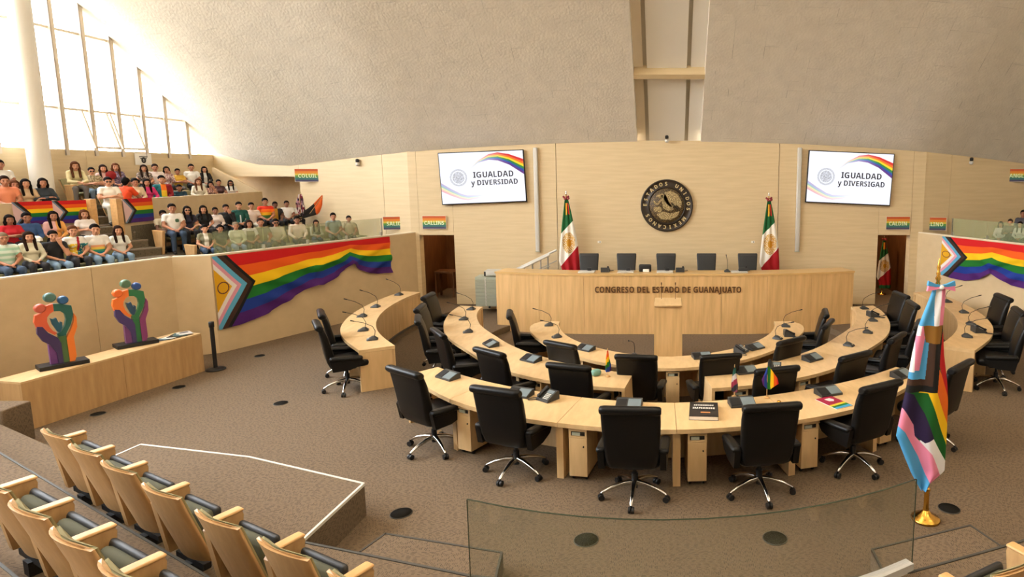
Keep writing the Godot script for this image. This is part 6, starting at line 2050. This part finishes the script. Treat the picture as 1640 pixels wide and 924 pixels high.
func build_people() -> void:
	head = make_head()
	hand = make_hand()
	for k in ["short", "long", "bob", "curly", "bun"]:
		hair[k] = make_hair(k)
	var skins := [mat(Color(0.78, 0.56, 0.43), 0.55), mat(Color(0.68, 0.46, 0.34), 0.55), mat(Color(0.58, 0.38, 0.27), 0.55), mat(Color(0.42, 0.27, 0.19), 0.55)]
	var hairs := [mat(Color(0.085, 0.062, 0.05), 0.85), mat(Color(0.16, 0.10, 0.07), 0.85), mat(Color(0.34, 0.20, 0.12), 0.85), mat(Color(0.46, 0.30, 0.18), 0.85), mat(Color(0.50, 0.44, 0.36), 0.85)]
	for h in hairs: h.metallic_specular = 0.2
	var legs := [mat(Color(0.14, 0.14, 0.16), 0.8), mat(Color(0.20, 0.27, 0.36), 0.85), mat(Color(0.47, 0.57, 0.66), 0.85), mat(Color(0.42, 0.40, 0.38), 0.85), mat(Color(0.80, 0.79, 0.74), 0.8)]
	var dark := mat(Color(0.07, 0.05, 0.045), 0.4)
	var lip := mat(Color(0.52, 0.24, 0.22), 0.5)
	var eyes := shape()
	for s in [-1.0, 1.0]:
		lathe(eyes, Vector3(s * 0.032, 0.0, 0.066), [Vector2(0, -0.009), Vector2(0.011, -0.004), Vector2(0.0135, 0.002), Vector2(0.009, 0.009), Vector2(0, 0.011)], 8)
		bx(eyes, Vector3(s * 0.033, 0.026, 0.073), Vector3(0.036, 0.009, 0.012), Basis(Vector3.UP, s * 0.35))
	eyes.generate_normals()
	var eye_mesh := eyes.commit()
	var lips := shape()
	pad(lips, Vector3(0, -0.06, 0.084), Vector3(0.044, 0.015, 0.012), 0.006)
	lips.generate_normals()
	var lip_mesh := lips.commit()
	var gls := shape()
	for s in [-1.0, 1.0]:
		pad(gls, Vector3(s * 0.034, 0.0, 0.088), Vector3(0.05, 0.036, 0.008), 0.004)
		bx(gls, Vector3(s * 0.075, 0.004, 0.04), Vector3(0.005, 0.008, 0.09), Basis(Vector3.UP, s * -0.25))
	bx(gls, Vector3(0, 0.005, 0.092), Vector3(0.025, 0.006, 0.006))
	gls.generate_normals()
	var glass_mesh := gls.commit()
	var shirts := {}
	for p in PEOPLE:
		var key := "%d%s" % [p[5], p[6]]
		if not bodies.has(key):
			bodies[key] = make_body(p[5], p[6] == "f")
		var b: Dictionary = bodies[key]
		var t := thing("person", p[13], "person", Vector3(p[0], p[1], p[2]), p[3], "seated audience")
		t.scale = Vector3(p[4] * 0.94, p[4], p[4])
		var body := inst("body", b.body, skins[p[9]], t)
		var sk := "%s" % [p[10]]
		if not shirts.has(sk): shirts[sk] = shirt_mat(p[10])
		inst("shirt", b[p[11]], shirts[sk], t)
		inst("trousers", b.trousers, legs[p[12]], t)
		inst("shoes", b.shoes, dark, t)
		var hx := Transform3D(Basis(Vector3.RIGHT, b.lean * 0.3), b.head_at)
		if p[7] != "none":
			inst("hair", hair[p[7]], hairs[p[8]], t).transform = hx
		inst("eyes", eye_mesh, dark, body).transform = hx
		inst("lips", lip_mesh, lip, body).transform = hx
		if p[14]:
			inst("glasses", glass_mesh, dark, t).transform = hx

const PEOPLE := [
	[-13.00, 3.04, -13.83, 0.94, 0.77, 2, "f", "long", 2, 0, Color(0.84, 0.79, 0.60), "long", 3, "person with long brown hair, pale yellow sweater, leaning forward in the top row", false],
	[-13.04, 3.00, -14.28, 0.91, 0.70, 1, "m", "short", 0, 0, "olivepat", "short", 2, "person in sunglasses and olive patterned top, arms crossed, top row", true],
	[-13.06, 3.04, -14.60, 0.90, 0.72, 0, "f", "long", 1, 0, Color(0.82, 0.68, 0.64), "short", 0, "person with pale pink top and dark wavy hair, top row", false],
	[-13.09, 3.04, -14.97, 0.88, 0.75, 0, "f", "long", 2, 0, "purplepat", "short", 0, "person with purple patterned blouse beside the red paddle fan", false],
	[-13.17, 3.04, -15.87, 0.84, 0.73, 0, "f", "long", 1, 0, "greypat", "short", 0, "person with grey brown patterned top under the white poster", false],
	[-13.20, 3.00, -16.26, 0.83, 0.78, 0, "m", "short", 1, 1, Color(0.86, 0.80, 0.77), "short", 0, "person with white shirt just right of the white poster", false],
	[-13.23, 3.04, -16.66, 0.81, 0.70, 4, "f", "bob", 0, 1, "pinkpat", "long", 0, "person with pale pink patterned blouse in the top row", false],
	[-13.26, 3.00, -17.07, 0.79, 0.69, 1, "m", "short", 0, 1, Color(0.84, 0.66, 0.24), "short", 3, "person with mustard yellow shirt, arms crossed, top row", false],
	[-13.31, 3.00, -17.64, 0.77, 0.79, 0, "m", "short", 0, 1, Color(0.88, 0.87, 0.84), "short", 0, "person with white polo shirt, sitting tall in the top row", false],
	[-13.35, 3.04, -18.19, 0.75, 0.71, 0, "f", "long", 0, 0, "darkvest", "long", 4, "person with dark open vest over white, rightmost of the top row", false],
	[-13.41, 3.00, -12.68, 1.02, 0.81, 0, "m", "short", 0, 1, Color(0.87, 0.86, 0.83), "short", 1, "person with white T-shirt at the left edge of the top row", false],
	[-12.00, 2.66, -13.50, 0.91, 0.80, 1, "m", "short", 0, 0, Color(0.90, 0.88, 0.83), "short", 4, "person in sunglasses, white shirt and white trousers, beside the aisle", true],
	[-12.05, 2.66, -13.93, 3.09, 0.79, 2, "m", "curly", 0, 2, Color(0.86, 0.27, 0.08), "short", 0, "person with orange red shirt and dark curls, third row", false],
	[-12.09, 2.70, -14.29, 0.87, 0.74, 0, "f", "curly", 0, 1, Color(0.84, 0.75, 0.62), "long", 0, "person with cream top and dark curls, third row", false],
	[-12.13, 2.70, -14.66, 0.86, 0.73, 3, "f", "long", 0, 1, Color(0.78, 0.18, 0.42), "long", 0, "person with hot pink jacket, third row", false],
	[-12.18, 2.66, -15.16, 0.83, 0.82, 0, "m", "short", 0, 0, "tealbow", "long", 0, "person with teal and rainbow jacket, third row", false],
	[-12.25, 2.64, -15.75, 0.81, 0.66, 2, "m", "short", 0, 2, Color(0.12, 0.24, 0.30), "long", 1, "person with dark teal top, hands joined low, third row", false],
	[-12.33, 2.70, -16.54, 0.78, 0.72, 0, "f", "long", 2, 0, Color(0.84, 0.80, 0.72), "long", 0, "person with cream shawl and long auburn hair, third row", false],
	[-12.39, 2.69, -17.06, 0.76, 0.66, 4, "f", "bob", 0, 1, "brownpat", "short", 0, "person with brown patterned top, third row", false],
	[-12.43, 2.70, -17.43, 0.74, 0.69, 3, "f", "bun", 0, 1, Color(0.30, 0.18, 0.18), "short", 0, "person with dark maroon top, second from the right of the third row", false],
	[-12.49, 2.70, -17.99, 0.72, 0.67, 0, "f", "long", 0, 1, Color(0.87, 0.84, 0.80), "short", 3, "person with glasses and white T-shirt, rightmost of the third row", true],
	[-12.65, 2.66, -12.01, 1.03, 0.83, 0, "m", "short", 1, 1, Color(0.85, 0.52, 0.38), "short", 0, "person with peach orange shirt behind the left parapet", false],
	[-12.80, 2.70, -12.33, 1.01, 0.73, 3, "f", "long", 2, 1, Color(0.72, 0.62, 0.46), "long", 0, "person with khaki top half hidden behind the left parapet", false],
	[-12.53, 2.70, -12.28, 1.01, 0.75, 0, "f", "long", 0, 0, Color(0.74, 0.63, 0.50), "long", 0, "person with tan top and long dark hair behind the left parapet", false],
	[-12.43, 2.70, -12.52, 0.99, 0.76, 1, "f", "bob", 0, 1, Color(0.16, 0.19, 0.22), "long", 0, "person with dark slate jacket behind the left parapet flag", false],
	[-11.92, 2.09, -11.31, 1.05, 0.73, 1, "f", "bob", 0, 2, Color(0.72, 0.08, 0.14), "short", 0, "person with red polo shirt and black bob above the bench", false],
	[-11.85, 2.05, -11.55, 1.03, 0.78, 0, "m", "short", 0, 2, Color(0.20, 0.32, 0.50), "long", 0, "person with denim blue shirt, below the left parapet flag", false],
	[-11.74, 2.09, -11.94, 1.00, 0.75, 0, "f", "long", 0, 1, "pinkorange", "long", 0, "person with pink and orange top, long dark hair, second row", false],
	[-11.60, 2.09, -12.43, 0.96, 0.75, 1, "f", "bob", 2, 0, Color(0.87, 0.83, 0.80), "short", 0, "person with white T-shirt, auburn bob and crossed arms beside the aisle", false],
	[-11.23, 1.75, -10.51, 1.08, 0.80, 0, "m", "short", 4, 1, "stripe", "short", 1, "person with mint striped polo shirt at the left edge", false],
	[-11.14, 1.79, -10.85, 1.05, 0.76, 0, "f", "long", 1, 0, Color(0.84, 0.82, 0.72), "long", 0, "person with cream cable sweater and very long dark hair", false],
	[-11.04, 1.75, -11.18, 1.02, 0.78, 4, "m", "short", 0, 0, Color(0.10, 0.10, 0.11), "short", 2, "person with black sleeveless top, short hair, front row", false],
	[-10.96, 1.79, -11.48, 0.99, 0.80, 0, "f", "bun", 2, 0, "multi", "short", 0, "person with white yellow and teal T-shirt, tied hair, front row", false],
	[-10.86, 1.75, -11.82, 0.97, 0.83, 0, "m", "short", 0, 0, "band", "short", 2, "person with white T-shirt with rainbow band, front row", false],
	[-10.75, 1.79, -12.19, 0.94, 0.75, 0, "f", "long", 1, 0, Color(0.86, 0.86, 0.82), "short", 2, "person with white blouse, long side locks, nearest the aisle in front", false],
	[-11.06, 2.05, -13.68, 0.86, 0.72, 2, "m", "short", 0, 3, Color(0.82, 0.78, 0.68), "short", 0, "person bent over in a pale shirt beside the aisle", false],
	[-10.71, 2.05, -13.53, 0.85, 0.83, 0, "m", "short", 0, 1, "chest", "short", 1, "person with white T-shirt with a chest print and jeans beside the aisle", false],
	[-10.71, 2.09, -13.95, 0.83, 0.74, 0, "f", "long", 0, 0, Color(0.12, 0.11, 0.18), "short", 0, "person with glasses and navy blouse, second row", true],
	[-10.72, 2.09, -14.45, 0.80, 0.73, 0, "f", "long", 0, 0, Color(0.08, 0.08, 0.08), "short", 0, "person with black T-shirt and long black hair, second row", false],
	[-10.72, 2.09, -14.83, 0.78, 0.68, 0, "f", "short", 0, 2, Color(0.86, 0.80, 0.77), "long", 0, "person with off white top, small, second row", false],
	[-10.72, 2.05, -15.20, 0.76, 0.75, 4, "m", "short", 0, 1, Color(0.09, 0.09, 0.09), "long", 0, "person with black blazer, hand raised to the face", false],
	[-10.73, 2.05, -15.68, 0.74, 0.78, 0, "m", "short", 0, 0, "lanyard", "long", 0, "person with dark green jacket with a white lanyard", false],
	[-10.73, 2.05, -16.15, 0.72, 0.75, 3, "m", "short", 0, 0, Color(0.85, 0.76, 0.70), "short", 4, "person with pale pink shirt left of the rainbow shirt", false],
	[-10.74, 2.05, -16.73, 0.69, 0.82, 0, "m", "short", 0, 1, "rainbow", "short", 0, "person with bright rainbow striped shirt, second row", false],
	[-10.74, 2.05, -17.15, 0.68, 0.73, 3, "m", "short", 0, 3, "blackyellow", "short", 0, "person with black and yellow shirt right of the rainbow shirt", false],
	[-10.75, 2.05, -17.69, 0.65, 0.73, 0, "m", "short", 0, 2, Color(0.89, 0.87, 0.84), "short", 0, "person with white shirt, second from the right of the second row", false],
	[-10.75, 2.05, -18.24, 0.63, 0.69, 1, "m", "short", 0, 1, Color(0.84, 0.81, 0.74), "short", 0, "person with off white T-shirt, arms crossed, beside the hand flags", false],
	[-9.87, 1.79, -13.29, 0.82, 0.69, 0, "f", "bun", 0, 0, "vest", "short", 1, "person with olive vest behind the glass, leftmost of the banner row", false],
	[-9.74, 1.79, -13.57, 0.80, 0.67, 0, "f", "curly", 0, 1, Color(0.22, 0.21, 0.19), "short", 1, "person with dark grey T-shirt and dark curls behind the glass", false],
	[-9.60, 1.79, -13.87, 0.77, 0.70, 0, "f", "short", 4, 1, Color(0.80, 0.80, 0.68), "long", 2, "person with pale green top and sandy hair behind the glass", false],
	[-9.48, 1.79, -14.14, 0.75, 0.72, 0, "f", "bob", 1, 1, "apron", "short", 0, "person with olive apron over white, behind the glass", false],
	[-9.37, 1.75, -14.37, 0.73, 0.77, 3, "m", "short", 1, 1, Color(0.58, 0.55, 0.40), "short", 1, "person with olive shirt behind the glass", false],
	[-9.22, 1.75, -14.69, 0.70, 0.74, 0, "m", "short", 0, 1, Color(0.79, 0.74, 0.64), "long", 0, "person with glasses and cream shirt with scarf behind the glass", true],
	[-9.00, 1.75, -15.17, 0.67, 0.76, 3, "m", "short", 0, 2, Color(0.84, 0.76, 0.68), "long", 0, "person with cream shirt, head lowered, behind the glass", false],
	[-8.80, 1.78, -15.61, 0.63, 0.65, 2, "f", "long", 1, 1, Color(0.62, 0.60, 0.50), "long", 1, "person with grey olive top bent low behind the glass", false],
	[-8.59, 1.75, -16.06, 0.60, 0.78, 0, "m", "short", 0, 1, Color(0.47, 0.51, 0.47), "short", 0, "person with grey green shirt, second from the right behind the glass", false],
	[-8.40, 1.75, -16.47, 0.57, 0.70, 3, "m", "short", 0, 1, Color(0.72, 0.66, 0.54), "short", 0, "person with beige shirt, rightmost behind the left glass", false],
	[8.60, 1.72, -16.05, -0.62, 0.63, 0, "f", "bob", 0, 0, Color(0.86, 0.84, 0.80), "long", 0, "person with white top, leftmost in the right stand", false],
	[8.71, 1.75, -15.81, -0.63, 0.67, 1, "m", "short", 1, 0, Color(0.40, 0.37, 0.32), "long", 0, "person with grey brown jacket in the right stand", false],
	[8.82, 1.76, -15.56, -0.65, 0.63, 0, "f", "long", 0, 1, Color(0.80, 0.79, 0.76), "long", 0, "person with pale top, third in the right stand", false],
	[9.58, 1.75, -16.79, -0.64, 0.80, 0, "m", "short", 0, 2, Color(0.25, 0.24, 0.26), "long", 0, "person with dark top at the right edge of the right stand", false],
]
